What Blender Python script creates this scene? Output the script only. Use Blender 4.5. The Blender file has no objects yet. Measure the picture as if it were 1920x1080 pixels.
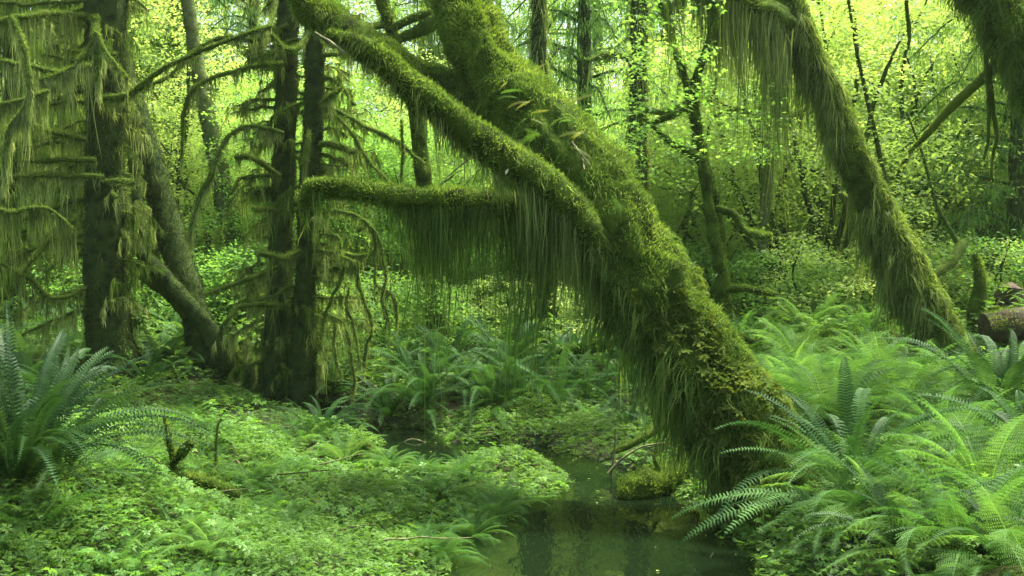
import bpy, math, random
import numpy as np
from mathutils import Vector, Euler

# ------------------------------------------------------------------ camera, world, sun, exposure
R = math.radians
scene = bpy.context.scene
COL = scene.collection
CAM = np.array([0.0, 0.0, 1.8]); F = 1867.0; TH = math.atan(60 / F)
cam = bpy.data.cameras.new('camera'); cam.lens = 35.0; cam.sensor_width = 36.0
cam.clip_start = 0.05; cam.clip_end = 1000
camo = bpy.data.objects.new('camera', cam); COL.objects.link(camo)
camo.location = CAM; camo.rotation_euler = (R(90) - TH, 0, 0)
scene.camera = camo

SUN_EL, SUN_AZ = R(66), R(52)          # azimuth measured from +Y (behind the scene) towards +X
w = bpy.data.worlds.new("World"); scene.world = w; w.use_nodes = True
nt = w.node_tree
sky = nt.nodes.new('ShaderNodeTexSky'); sky.sky_type = 'NISHITA'; sky.sun_disc = False
sky.sun_elevation = SUN_EL; sky.sun_rotation = SUN_AZ; sky.air_density = 1.0; sky.dust_density = 6.0; sky.ozone_density = 0.5
bg = nt.nodes['Background']; bg.inputs['Strength'].default_value = 0.15
nt.links.new(sky.outputs[0], bg.inputs['Color'])
sl = bpy.data.lights.new('sun', 'SUN'); sl.energy = 4.3; sl.angle = R(12); sl.color = (1.0, 0.95, 0.82)
so = bpy.data.objects.new('sun', sl); COL.objects.link(so)
sd = Vector((math.sin(SUN_AZ) * math.cos(SUN_EL), math.cos(SUN_AZ) * math.cos(SUN_EL), math.sin(SUN_EL)))
so.rotation_euler = (-sd).to_track_quat('-Z', 'Y').to_euler()
scene.view_settings.view_transform = 'Standard'; scene.view_settings.look = 'None'
scene.view_settings.exposure = 1.92; scene.view_settings.gamma = 1.0
cy = scene.cycles
cy.max_bounces = 7; cy.diffuse_bounces = 4; cy.glossy_bounces = 2; cy.transmission_bounces = 5; cy.transparent_max_bounces = 4
cy.caustics_reflective = False; cy.caustics_refractive = False

rng = np.random.default_rng(11)
random.seed(11)

# ------------------------------------------------------------------ helpers
def at(px, py, Y):
    u = (px - 960) / F; v = (540 - py) / F
    d = np.array([u, math.cos(TH) + v * math.sin(TH), -math.sin(TH) + v * math.cos(TH)])
    return CAM + d * (Y / d[1])

def vnoise(P, seed=0):
    P = np.asarray(P, dtype=np.float64); i = np.floor(P).astype(np.int64); f = P - i; f = f * f * (3 - 2 * f)
    def h(ix, iy, iz):
        n = (ix * 374761393 + iy * 668265263 + iz * 1274126177 + seed * 974711) & 0xffffffff
        n = ((n ^ (n >> 13)) * 1103515245) & 0xffffffff
        n = ((n ^ (n >> 16)) * 668265263) & 0xffffffff
        return (n ^ (n >> 15)) / 4294967295.0
    r = 0
    for a in (0, 1):
        for b in (0, 1):
            for c in (0, 1):
                wgt = (f[:, 0] if a else 1 - f[:, 0]) * (f[:, 1] if b else 1 - f[:, 1]) * (f[:, 2] if c else 1 - f[:, 2])
                r = r + wgt * h(i[:, 0] + a, i[:, 1] + b, i[:, 2] + c)
    return r * 2 - 1

def fbm(P, seed=0, o=3):
    r = 0; a = 1.0; P = np.asarray(P, float)
    for k in range(o):
        r = r + a * vnoise(P * (2 ** k), seed + k); a *= 0.5
    return r

def sm(x, a=0.0, b=1.0):
    t = np.clip((x - a) / (b - a), 0, 1); return t * t * (3 - 2 * t)

def tag(o, label=None, cat=None, group=None, kind=None):
    if label: o['label'] = label
    if cat: o['category'] = cat
    if group: o['group'] = group
    if kind: o['kind'] = kind
    return o

def meshdata(name, chunks):
    """chunks: list of (verts Nx3, faces FxK, material index)"""
    chunks = [c for c in chunks if len(c[1])]
    V = np.concatenate([c[0] for c in chunks]).astype(np.float32)
    loops, starts, mi = [], [], []; off = 0; ls = 0
    for c in chunks:
        f = np.asarray(c[1], dtype=np.int64)
        loops.append((f + off).ravel()); k = f.shape[1]
        starts.append(ls + np.arange(len(f)) * k); ls += f.size
        mi.append(np.full(len(f), c[2] if len(c) > 2 else 0)); off += len(c[0])
    loops = np.concatenate(loops).astype(np.int32); starts = np.concatenate(starts).astype(np.int32)
    me = bpy.data.meshes.new(name)
    me.vertices.add(len(V)); me.vertices.foreach_set('co', V.ravel())
    me.loops.add(len(loops)); me.loops.foreach_set('vertex_index', loops)
    me.polygons.add(len(starts)); me.polygons.foreach_set('loop_start', starts)
    me.polygons.foreach_set('material_index', np.concatenate(mi).astype(np.int32))
    me.update(calc_edges=True)
    return me

def obj(name, chunks, mats, parent=None, org=None, smooth=True):
    if org is not None:
        chunks = [(np.asarray(c[0]) - np.asarray(org),) + tuple(c[1:]) for c in chunks]
    me = meshdata(name, chunks)
    if not isinstance(mats, (list, tuple)): mats = [mats]
    for m in mats: me.materials.append(m)
    me.polygons.foreach_set('use_smooth', np.full(len(me.polygons), smooth))
    o = bpy.data.objects.new(name, me); COL.objects.link(o)
    if parent is not None: o.parent = parent
    elif org is not None: o.location = org
    return o

def empty(name, loc):
    o = bpy.data.objects.new(name, None); COL.objects.link(o); o.location = tuple(loc); o.empty_display_size = 0.2
    return o

def copy_tree(o, parent=None):
    c = o.copy(); COL.objects.link(c); c.parent = parent
    for ch in list(o.children): copy_tree(ch, c)
    return c

# ------------------------------------------------------------------ materials
def mat(name, cols, rough=0.7, trans=0.0, tcol=None, nscale=3.0, island=0.6, objrand=0.0, spec=0.3, bump=0.0, bscale=40, coord='Object', nscale2=None):
    """cols: list of colours mixed by noise and per-piece random"""
    m = bpy.data.materials.new(name); m.use_nodes = True; t = m.node_tree; N = t.nodes; Lk = t.links
    p = N['Principled BSDF']; out = N['Material Output']
    geo = N.new('ShaderNodeNewGeometry'); tc = N.new('ShaderNodeTexCoord')
    nz = N.new('ShaderNodeTexNoise'); nz.inputs['Scale'].default_value = nscale; nz.inputs['Detail'].default_value = 3
    Lk.new(geo.outputs['Position'] if coord == 'World' else tc.outputs['Object'], nz.inputs['Vector'])
    mr = N.new('ShaderNodeMapRange'); mr.inputs[1].default_value = 0.3; mr.inputs[2].default_value = 0.7
    Lk.new(nz.outputs[0], mr.inputs[0])
    fac = mr.outputs[0]
    if island > 0:
        mx = N.new('ShaderNodeMix'); mx.data_type = 'FLOAT'; mx.inputs[0].default_value = island
        Lk.new(fac, mx.inputs[2]); Lk.new(geo.outputs['Random Per Island'], mx.inputs[3]); fac = mx.outputs[0]
    if objrand > 0:
        oi = N.new('ShaderNodeObjectInfo')
        mx = N.new('ShaderNodeMix'); mx.data_type = 'FLOAT'; mx.inputs[0].default_value = objrand
        Lk.new(fac, mx.inputs[2]); Lk.new(oi.outputs['Random'], mx.inputs[3]); fac = mx.outputs[0]
    cr = N.new('ShaderNodeValToRGB'); e = cr.color_ramp.elements
    e[0].color = (*cols[0], 1); e[0].position = 0.15; e[1].color = (*cols[-1], 1); e[1].position = 0.85
    for k, c in enumerate(cols[1:-1]):
        x = e.new(0.15 + 0.7 * (k + 1) / (len(cols) - 1)); x.color = (*c, 1)
    Lk.new(fac, cr.inputs[0]); Lk.new(cr.outputs[0], p.inputs['Base Color'])
    p.inputs['Roughness'].default_value = rough; p.inputs['Specular IOR Level'].default_value = spec
    if bump > 0:
        b = N.new('ShaderNodeBump'); b.inputs['Strength'].default_value = bump; b.inputs['Distance'].default_value = 0.02
        n2 = N.new('ShaderNodeTexNoise'); n2.inputs['Scale'].default_value = bscale; n2.inputs['Detail'].default_value = 5
        Lk.new(tc.outputs['Object'], n2.inputs['Vector']); Lk.new(n2.outputs[0], b.inputs['Height'])
        Lk.new(b.outputs[0], p.inputs['Normal'])
    if trans > 0:
        tr = N.new('ShaderNodeBsdfTranslucent')
        g = N.new('ShaderNodeMix'); g.data_type = 'RGBA'; g.blend_type = 'MULTIPLY'; g.inputs[0].default_value = 1
        Lk.new(cr.outputs[0], g.inputs[6]); g.inputs[7].default_value = (*(tcol or (1.75, 1.6, 0.95)), 1); g.clamp_result = False
        Lk.new(g.outputs[2], tr.inputs[0])
        ms = N.new('ShaderNodeMixShader'); ms.inputs[0].default_value = trans
        Lk.new(p.outputs[0], ms.inputs[1]); Lk.new(tr.outputs[0], ms.inputs[2]); Lk.new(ms.outputs[0], out.inputs[0])
    return m

M = {}
M['soil'] = mat('forest_soil', [(0.015, 0.014, 0.006), (0.03, 0.045, 0.01), (0.04, 0.035, 0.014)], 0.95, nscale=5, island=0, bump=0.8, bscale=25)
M['bark'] = mat('damp_bark', [(0.012, 0.02, 0.006), (0.028, 0.052, 0.010), (0.035, 0.055, 0.014)], 0.95, nscale=9, island=0, bump=1.0, bscale=50, spec=0.1)
M['palebark'] = mat('pale_bark', [(0.05, 0.075, 0.02), (0.10, 0.125, 0.045), (0.05, 0.09, 0.015)], 0.9, nscale=6, island=0, bump=0.8, bscale=40, spec=0.1)
M['mossbase'] = mat('moss_layer', [(0.018, 0.03, 0.005), (0.035, 0.065, 0.008), (0.06, 0.10, 0.012)], 1.0, nscale=7, island=0, bump=1.0, bscale=70, spec=0.05)
M['moss'] = mat('green_moss', [(0.045, 0.07, 0.014), (0.06, 0.12, 0.016), (0.105, 0.185, 0.024), (0.19, 0.285, 0.05)], 0.9, trans=0.35, nscale=2.6, island=0.35, spec=0.1)
M['mossdark'] = mat('dark_moss', [(0.025, 0.05, 0.008), (0.055, 0.095, 0.013), (0.10, 0.14, 0.025)], 0.95, trans=0.3, nscale=5, island=0.5, spec=0.1)
M['mossbark'] = mat('thin_bark_moss', [(0.010, 0.020, 0.004), (0.024, 0.044, 0.008), (0.055, 0.08, 0.014)], 0.95, trans=0.2, nscale=4, island=0.45, spec=0.1)
M['strand'] = mat('hanging_moss', [(0.065, 0.095, 0.022), (0.12, 0.19, 0.042), (0.24, 0.32, 0.095)], 0.9, trans=0.45, nscale=4, island=0.62, spec=0.1)
M['strandgreen'] = mat('green_hanging_moss', [(0.035, 0.08, 0.012), (0.075, 0.15, 0.022), (0.16, 0.24, 0.05)], 0.9, trans=0.45, nscale=4, island=0.62, spec=0.1)
M['strandpale'] = mat('pale_hanging_moss', [(0.11, 0.16, 0.05), (0.20, 0.28, 0.09), (0.34, 0.42, 0.17)], 0.9, trans=0.5, nscale=4, island=0.6, spec=0.1)
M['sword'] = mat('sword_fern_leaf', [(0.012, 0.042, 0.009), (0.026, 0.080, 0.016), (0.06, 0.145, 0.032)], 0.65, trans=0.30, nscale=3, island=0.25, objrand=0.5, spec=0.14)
M['sworddark'] = mat('dark_sword_fern_leaf', [(0.008, 0.030, 0.007), (0.018, 0.055, 0.012), (0.045, 0.105, 0.024)], 0.6, trans=0.25, nscale=3, island=0.3, objrand=0.5, spec=0.2)  # darker version of the sword fern leaf colour, set per fern
M['lady'] = mat('lady_fern_leaf', [(0.028, 0.088, 0.016), (0.06, 0.155, 0.03), (0.12, 0.24, 0.055)], 0.6, trans=0.45, nscale=3, island=0.25, objrand=0.5, spec=0.12)
M['cover'] = mat('ground_cover_leaf', [(0.033, 0.085, 0.010), (0.072, 0.17, 0.020), (0.128, 0.25, 0.035)], 0.7, trans=0.35, nscale=1.6, island=0.4, spec=0.3, coord='World')
M['herb'] = mat('streamside_leaf', [(0.045, 0.135, 0.018), (0.085, 0.21, 0.028), (0.14, 0.28, 0.045)], 0.55, trans=0.4, nscale=2, island=0.4, spec=0.3, coord='World')
M['leafgreen'] = mat('green_leaf', [(0.065, 0.17, 0.03), (0.115, 0.26, 0.045), (0.19, 0.35, 0.075)], 0.6, trans=0.55, nscale=1.2, island=0.5, objrand=0.3, spec=0.3)
M['leafyellow'] = mat('yellow_green_leaf', [(0.14, 0.25, 0.055), (0.23, 0.36, 0.095), (0.37, 0.48, 0.18)], 0.6, trans=0.55, nscale=1.0, island=0.5, objrand=0.3, spec=0.3)
M['needle'] = mat('hemlock_needles', [(0.04, 0.11, 0.025), (0.07, 0.165, 0.035), (0.11, 0.22, 0.05)], 0.7, trans=0.5, nscale=1.2, island=0.5, spec=0.2)
M['wood'] = mat('weathered_wood', [(0.05, 0.055, 0.02), (0.11, 0.12, 0.04), (0.19, 0.20, 0.085)], 0.8, nscale=15, island=0, bump=0.6, bscale=60)
M['darkwood'] = mat('rotten_wood', [(0.014, 0.010, 0.005), (0.035, 0.024, 0.012), (0.06, 0.042, 0.02)], 0.9, nscale=8, island=0, bump=0.8, bscale=30)
M['rachis'] = mat('frond_stem', [(0.06, 0.11, 0.02), (0.10, 0.12, 0.03)], 0.6, nscale=3, island=0)
M['yellowfrond'] = mat('faded_frond', [(0.12, 0.17, 0.03), (0.24, 0.28, 0.07)], 0.6, trans=0.4, nscale=3, island=0.3)
M['oldfrond'] = mat('old_frond', [(0.04, 0.045, 0.012), (0.075, 0.075, 0.02), (0.12, 0.12, 0.035)], 0.8, trans=0.3, nscale=5, island=0.5)
M['whiteleaf'] = mat('dead_leaf', [(0.2, 0.24, 0.10), (0.3, 0.33, 0.17)], 0.7, nscale=3, island=0)
# water
m = bpy.data.materials.new('creek_water'); m.use_nodes = True; t = m.node_tree; N = t.nodes; p = N['Principled BSDF']
p.inputs['Base Color'].default_value = (0.004, 0.009, 0.003, 1); p.inputs['Roughness'].default_value = 0.03
p.inputs['IOR'].default_value = 1.33; p.inputs['Specular IOR Level'].default_value = 0.5
tc = N.new('ShaderNodeTexCoord'); mp = N.new('ShaderNodeMapping'); mp.inputs['Scale'].default_value = (3.0, 1.2, 1)
nz = N.new('ShaderNodeTexNoise'); nz.inputs['Scale'].default_value = 3.0; nz.inputs['Detail'].default_value = 3
b = N.new('ShaderNodeBump'); b.inputs['Strength'].default_value = 0.16; b.inputs['Distance'].default_value = 0.03
t.links.new(tc.outputs['Object'], mp.inputs[0]); t.links.new(mp.outputs[0], nz.inputs['Vector']); t.links.new(nz.outputs[0], b.inputs['Height']); t.links.new(b.outputs[0], p.inputs['Normal'])
M['water'] = m

# ------------------------------------------------------------------ terrain
CREEK = [(-1.05, 8.5, .36), (-0.8, 8.8, .30), (-0.4, 9.15, .36), (0.1, 9.05, .34), (0.45, 8.7, .16), (0.8, 7.9, .15), (0.84, 7.1, .40), (0.66, 6.1, .66), (0.55, 5.0, .80), (0.6, 4.0, .8), (0.4, 2.0, 1.0), (0.4, -3.0, 1.0)]
CREEK2 = [(-0.75, 9.15, .2), (-1.05, 9.9, .25), (-1.6, 10.4, .25), (-3.0, 11.3, .2)]
def creek_s(x, y):
    best = np.full(np.shape(x), 99.0)
    for path in (CREEK, CREEK2):
        for (x0, y0, w0), (x1, y1, w1) in zip(path[:-1], path[1:]):
            dx, dy = x1 - x0, y1 - y0
            t = np.clip(((x - x0) * dx + (y - y0) * dy) / (dx * dx + dy * dy), 0, 1)
            d = np.hypot(x - x0 - t * dx, y - y0 - t * dy) - (w0 + t * (w1 - w0))
            best = np.minimum(best, d)
    return best
def H(x, y):
    x = np.asarray(x, float); y = np.asarray(y, float)
    sh = x.shape; x = x.ravel(); y = y.ravel()
    P = np.stack([x, y, np.zeros_like(x)], 1)
    s = creek_s(x, y) + 0.10 * fbm(P * 2.2, 5, 2)
    L = 0.10 + 0.22 * sm(-x, 0.8, 4.0) + 0.32 * sm(x, 1.0, 2.4) * sm(y, 3.0, 5.0) + 0.30 * sm(y, 9.9, 11.6) + 0.035 * np.clip(y - 13, 0, 60)
    L = L + 0.38 * np.exp(-((x + 2.9) ** 2 + (y - 6.0) ** 2) / 0.7) + 0.18 * sm(x, 2.5, 6)
    L = L + 0.07 * fbm(P * 0.9, 2, 3) + 0.15 * fbm(P * 0.12, 9, 2)
    z = -0.22 + (L + 0.22) * sm(s, -0.18, 0.30)
    return z.reshape(sh)

def axis(a, b, c, d, fine, coarse_n):
    lo = a - (np.linspace(1, 0, coarse_n, endpoint=False) ** 2) * (a - c)
    hi = b + (np.linspace(0, 1, coarse_n + 1)[1:] ** 2) * (d - b)
    return np.concatenate([lo, np.arange(a, b, fine), hi])
xs = axis(-8, 8, -160, 160, 0.07, 40); ys = axis(2.5, 17, -60, 260, 0.07, 40)
X, Y = np.meshgrid(xs, ys); Z = H(X, Y)
nx, ny = len(xs), len(ys)
idx = np.arange(nx * ny).reshape(ny, nx)
q = np.stack([idx[:-1, :-1], idx[:-1, 1:], idx[1:, 1:], idx[1:, :-1]], -1).reshape(-1, 4)
g = obj('ground', [(np.stack([X.ravel(), Y.ravel(), Z.ravel()], 1), q)], M['soil'])
tag(g, 'dark damp forest floor under the plants', 'ground', kind='structure')
xx = np.linspace(-5, 3, 41); yy = np.linspace(-3, 12.5, 78)
X, Y = np.meshgrid(xx, yy); Z = 0 * X
idx = np.arange(X.size).reshape(X.shape)
q = np.stack([idx[:-1, :-1], idx[:-1, 1:], idx[1:, 1:], idx[1:, :-1]], -1).reshape(-1, 4)
wv = obj('water', [(np.stack([X.ravel(), Y.ravel(), Z.ravel()], 1), q)], M['water'])
tag(wv, 'dark still creek water between the green banks', 'creek', kind='structure')

# ------------------------------------------------------------------ shape generators
def catmull(P, n):
    P = np.asarray(P, float)
    Q = np.vstack([2 * P[0] - P[1], P, 2 * P[-1] - P[-2]])
    seg = len(P) - 1; tt = np.linspace(0, seg, n); k = np.minimum(tt.astype(int), seg - 1); u = (tt - k)[:, None]
    a, b, c, d = Q[k], Q[k + 1], Q[k + 2], Q[k + 3]
    return 0.5 * (2 * b + (c - a) * u + (2 * a - 5 * b + 4 * c - d) * u ** 2 + (3 * b - a - 3 * c + d) * u ** 3)

class Tube:
    def __init__(s, pts, sides=20, step=None, amp=0.12, freq=6, seed=0, wob=0.0):
        P = np.asarray(pts, float)            # x y z r
        L = np.linalg.norm(np.diff(P[:, :3], axis=0), axis=1).sum()
        rm = P[:, 3].mean(); step = step or max(0.02, rm * 0.45)
        n = int(np.clip(L / step, 6, 400)); C = catmull(P, n); s.r = np.maximum(C[:, 3], 0.001); c = C[:, :3]
        if wob: c = c + wob * np.stack([fbm(c * 2.5, seed + 50 + k, 3) for k in range(3)], 1) * np.linspace(0, 1, n)[:, None] ** 0.5
        T = np.gradient(c, axis=0); T /= np.linalg.norm(T, axis=1)[:, None] + 1e-9
        u = np.cross(T[0], [0.13, 0.97, 0.2]); u /= np.linalg.norm(u); U = []
        for k in range(n):
            u = u - T[k] * (u @ T[k]); u = u / np.linalg.norm(u); U.append(u)
        U = np.array(U); W = np.cross(T, U)
        th = np.linspace(0, 2 * np.pi, sides, endpoint=False)
        Nn = U[:, None] * np.cos(th)[None, :, None] + W[:, None] * np.sin(th)[None, :, None]
        base = c[:, None] + Nn * s.r[:, None, None]
        d = fbm(base.reshape(-1, 3) * freq, seed, 3).reshape(n, sides)
        s.rr = s.r[:, None] * (1 + amp * d)
        if s.r.mean() > .1: s.rr = s.rr + (.035 * np.maximum(0, vnoise(base.reshape(-1, 3) * 7, seed + 90)) + .02 * vnoise(base.reshape(-1, 3) * 15, seed + 91)).reshape(n, sides) * (amp > .15)
        s.c = c; s.N = Nn; s.n = n; s.sides = sides; s.T = T; s.L = L
        s.V = c[:, None] + Nn * s.rr[..., None]
        i = np.arange(n * sides).reshape(n, sides); j = np.roll(i, -1, axis=1)
        s.F = np.stack([i[:-1], j[:-1], j[1:], i[1:]], -1).reshape(-1, 4)
    def chunk(s, mi=0):
        V = s.V.reshape(-1, 3); n0 = len(V)
        V = np.vstack([V, s.c[0], s.c[-1] + s.T[-1] * s.r[-1] * 0.6])
        k = np.arange(s.sides); kn = np.roll(k, -1); e = (s.n - 1) * s.sides
        capA = np.stack([np.full(s.sides, n0), kn, k], 1); capB = np.stack([np.full(s.sides, n0 + 1), k + e, kn + e], 1)
        return [(V, s.F, mi), (V, capA, mi), (V, capB, mi)]
    def sample(s, m, t0=0, t1=1, r=None):
        r = r or rng
        # weight by radius
        a = r.uniform(t0, t1, m) * (s.n - 1.001); k = a.astype(int); f = (a - k)[:, None]
        j = r.integers(0, s.sides, m); fj = r.uniform(0, 1, m)[:, None]; j2 = (j + 1) % s.sides
        P = (s.V[k, j] * (1 - f) + s.V[k + 1, j] * f) * (1 - fj) + (s.V[k, j2] * (1 - f) + s.V[k + 1, j2] * f) * fj
        Nn = s.N[k, j] * (1 - fj) + s.N[k, j2] * fj; Nn /= np.linalg.norm(Nn, axis=1)[:, None] + 1e-9
        return P, Nn, a / (s.n - 1)
    def under(s, t, off=0.6):
        a = np.clip(t, 0, 0.999) * (s.n - 1.001); k = a.astype(int); f = (a - k)[:, None]
        c = s.c[k] * (1 - f) + s.c[k + 1] * f; r = s.r[k] * (1 - f[:, 0]) + s.r[k + 1] * f[:, 0]
        T = s.T[k]; side = np.cross(T, [0, 0, 1.0]); side /= np.linalg.norm(side, axis=1)[:, None] + 1e-6
        ph = rng.uniform(-1.3, 1.3, len(t))
        P = c + side * (np.sin(ph) * r * 0.9)[:, None]; P[:, 2] -= np.cos(ph) * r * off
        return P

def ribbons(P, D0, L, W, seg=4, grav=1.0, out=0.03, sway=0.02, tipw=0.15, az=None, conv=None):
    """P base points, D0 start direction, L lengths, W widths: hanging or standing ribbons"""
    n = len(P)
    if n == 0: return (np.zeros((0, 3)), np.zeros((0, 4), int))
    L = np.broadcast_to(L, n); W = np.broadcast_to(W, n)
    az = rng.uniform(0, np.pi, n) if az is None else az
    side = np.stack([np.cos(az), np.sin(az), np.zeros(n)], 1)
    drift = rng.normal(size=(n, 3)) * (L * (.07 if grav > 0 else 0))[:, None]; drift[:, 2] = 0
    t = np.linspace(0, 1, seg + 1)
    dirn = np.zeros((n, seg + 1, 3)); V = np.zeros((n, seg + 1, 2, 3))
    ph = rng.uniform(0, 6.28, (n, 2)); fr = rng.uniform(2, 7, (n, 1)); amp = sway * rng.uniform(0.3, 1, n)
    for k, tk in enumerate(t):
        pos = P + D0 * (out * (1 - math.exp(-4 * tk)))[:, None] if np.ndim(out) else P + D0 * out * (1 - math.exp(-4 * tk))
        pos = pos + np.array([0, 0, -1.0]) * (grav * L * tk)[:, None]
        if conv is not None: pos = pos + conv * (tk ** 0.7)
        pos = pos + drift * tk ** 1.5
        swx = amp * np.sin(ph[:, 0] + fr[:, 0] * tk) * tk; swy = amp * np.sin(ph[:, 1] + fr[:, 0] * tk) * tk
        pos = pos + np.stack([swx, swy, np.zeros(n)], 1)
        wd = (W * (1 - (1 - tipw) * tk ** 1.5) * 0.5)[:, None]
        V[:, k, 0] = pos - side * wd; V[:, k, 1] = pos + side * wd
    i = np.arange(n * (seg + 1) * 2).reshape(n, seg + 1, 2)
    Fq = np.stack([i[:, :-1, 0], i[:, :-1, 1], i[:, 1:, 1], i[:, 1:, 0]], -1).reshape(-1, 4)
    return V.reshape(-1, 3), Fq

def blades(P, D, L, W):
    """short standing tufts: a kite each"""
    n = len(P); L = np.broadcast_to(L, n)[:, None]; W = np.broadcast_to(W, n)[:, None]
    r = rng.normal(size=(n, 3)); s = np.cross(D, r); s /= np.linalg.norm(s, axis=1)[:, None] + 1e-9
    b = P - D * 0.004
    m = P + D * L * 0.45; V = np.stack([b, m - s * W * 0.5, P + D * L + rng.normal(size=(n, 3)) * L * 0.18, m + s * W * 0.5], 1)
    return V.reshape(-1, 3), np.arange(4 * n).reshape(n, 4)

def fuzz(tube, dens, L=(0.015, 0.045), W=0.006, up=0.3, t0=0, t1=1, keep=None):
    area = 2 * np.pi * tube.r.mean() * tube.L * (t1 - t0); m = int(area * dens)
    P, Nn, t = tube.sample(m, t0, t1)
    if keep is not None:
        k = keep(Nn, t); P, Nn = P[k], Nn[k]
    k = fbm(P * 3.0, 61, 3) > -0.62 + .25 * rng.normal(size=len(P)); P, Nn = P[k], Nn[k]
    clump = 0.45 + 0.9 * (vnoise(P * 11, 3) * 0.5 + 0.5)
    D = Nn + rng.normal(size=P.shape) * 0.45 + np.array([0, 0, up]); D /= np.linalg.norm(D, axis=1)[:, None]
    return blades(P, D, rng.uniform(*L, len(P)) * clump, W * rng.uniform(0.6, 1.4, len(P)))

def hug(tube, dens, L=(0.05, 0.2), W=0.007, t0=0, t1=1, out=0.03, keep=None, seg=4, clumpf=9.0):
    """strands hanging over the face of a trunk"""
    area = 2 * np.pi * tube.r.mean() * tube.L * (t1 - t0); m = int(area * dens)
    P, Nn, t = tube.sample(m, t0, t1)
    cl = vnoise(P * np.array([clumpf, clumpf, 2.5]), 8) * .6 + .4 * vnoise(P * np.array([24, 24, 8.]), 9)
    k = (cl > -0.25) & (fbm(P * np.array([2.5, 2.5, 1.2]), 62, 3) > -0.55)
    if keep is not None: k &= keep(Nn, t)
    P, Nn, cl = P[k], Nn[k], cl[k]
    l = rng.uniform(*L, len(P)) * (0.75 + 0.9 * cl)
    cv = np.stack([vnoise(P * 13, 31), vnoise(P * 13, 32), 0 * l], 1) * (.05 + .22 * l)[:, None]
    # below an overhang strands hang free; on top of the slope they lie along it
    return ribbons(P, Nn, l, W * rng.uniform(0.6, 1.4, len(P)), seg, 1.0, out * (1 + 1.2 * np.clip(cl, 0, 1)), 0.03, conv=cv)

def curtain(tube, per_m, strands=14, L=(0.15, 0.5), W=0.008, t0=0.0, t1=1.0, spread=0.03, seg=6, lf=None, sway=0.03):
    """clumped moss drapes hanging from the underside of a limb"""
    nc = max(1, int(per_m * tube.L * (t1 - t0)))
    tcl = rng.uniform(t0, t1, nc); Lc = rng.uniform(L[0], L[1], nc) * (0.3 + 0.7 * rng.uniform(0, 1, nc) ** 1.5)
    if lf is not None: Lc = Lc * lf(tcl)
    P0 = tube.under(tcl)
    k = np.repeat(np.arange(nc), rng.integers(max(2, strands // 2), strands * 3 // 2 + 1, nc))
    off = rng.normal(size=(len(k), 3)) * spread * (0.5 + Lc[k] * 1.2)[:, None]; off[:, 2] = np.abs(off[:, 2])*0.5
    tt = np.clip(tcl[k] + off[:, 0] / max(tube.L, 0.1), 0, 1)
    P = tube.under(tt, 0.4)
    target = P0[k] - P; target[:, 2] = 0
    l = Lc[k] * (rng.uniform(0, 1, len(k)) ** 1.1 * 0.88 + 0.12)
    return ribbons(P, np.zeros_like(P), l, W * rng.uniform(0.5, 1.5, len(k)), seg, 1.0, 0.0, sway, 0.1, conv=target * 0.55)

def scatter(tv, tf, pos, az, tilt, roll, sc):
    """copies of a small template (local x forward, z up) as one mesh chunk"""
    n = len(pos); ca, sa = np.cos(az), np.sin(az); ct, st = np.cos(tilt), np.sin(tilt); cr_, sr = np.cos(roll), np.sin(roll)
    x, y, z = tv[:, 0][None], tv[:, 1][None], tv[:, 2][None]
    y1 = y * cr_[:, None] - z * sr[:, None]; z1 = y * sr[:, None] + z * cr_[:, None]
    x2 = x * ct[:, None] - z1 * st[:, None]; z2 = x * st[:, None] + z1 * ct[:, None]
    X = x2 * ca[:, None] - y1 * sa[:, None]; Yv = x2 * sa[:, None] + y1 * ca[:, None]
    V = np.stack([X, Yv, z2], -1) * np.asarray(sc)[:, None, None] + pos[:, None]
    Fq = tf[None] + (np.arange(n) * len(tv))[:, None, None]
    return V.reshape(-1, 3), Fq.reshape(-1, tf.shape[1])

# leaf templates (unit length)
LEAF = (np.array([[0, 0, 0], [.45, -.28, .05], [1, 0, -.06], [.45, .28, .05]]), np.array([[0, 1, 2, 3]]))
def maple_leaf():
    v = [(0, 0, 0)]
    for a, r in ((-115, .42), (-85, .22), (-55, .72), (-28, .36), (0, 1.0), (28, .36), (55, .72), (85, .22), (115, .42)):
        v.append((.25 + r * .75 * math.cos(R(a)), r * .75 * math.sin(R(a)), -.12 * r * r))
    return np.array(v), np.array([list(range(10))])
MAPLE = maple_leaf()
def sprig(pairs=5, w=.34):
    v, f = [], []
    for k in range(pairs):
        t = 0.18 + 0.72 * k / pairs; l = w * (1 - t) ** 0.7 * 1.15
        for s in (-1, 1):
            b = len(v); x0 = t; zz = -0.25 * t * t
            v += [(x0, 0, zz), (x0 + .10, s * l * .45 - s * .0, zz + .03), (x0 + .12, s * l, zz - .05), (x0 - .05, s * l * .5, zz + .02)]
            f.append([b, b + 1, b + 2, b + 3])
    b = len(v); v += [(.85, 0, -.18), (.92, -.05, -.2), (1.05, 0, -.3), (.92, .05, -.2)]; f.append([b, b + 1, b + 2, b + 3])
    return np.array(v), np.array(f)
SPRIG = sprig()
def herb():
    v, f = [], []
    for a in (0, 72, 144, 216, 288):
        b = len(v); c, s = math.cos(R(a)), math.sin(R(a))
        for x, y, z in ((.05, 0, 0), (.5, -.24, .12), (1, 0, -.1), (.5, .24, .12)):
            v.append((x * c - y * s, x * s + y * c, z))
        f.append([b, b + 1, b + 2, b + 3])
    return np.array(v), np.array(f)
HERB = herb()

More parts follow.
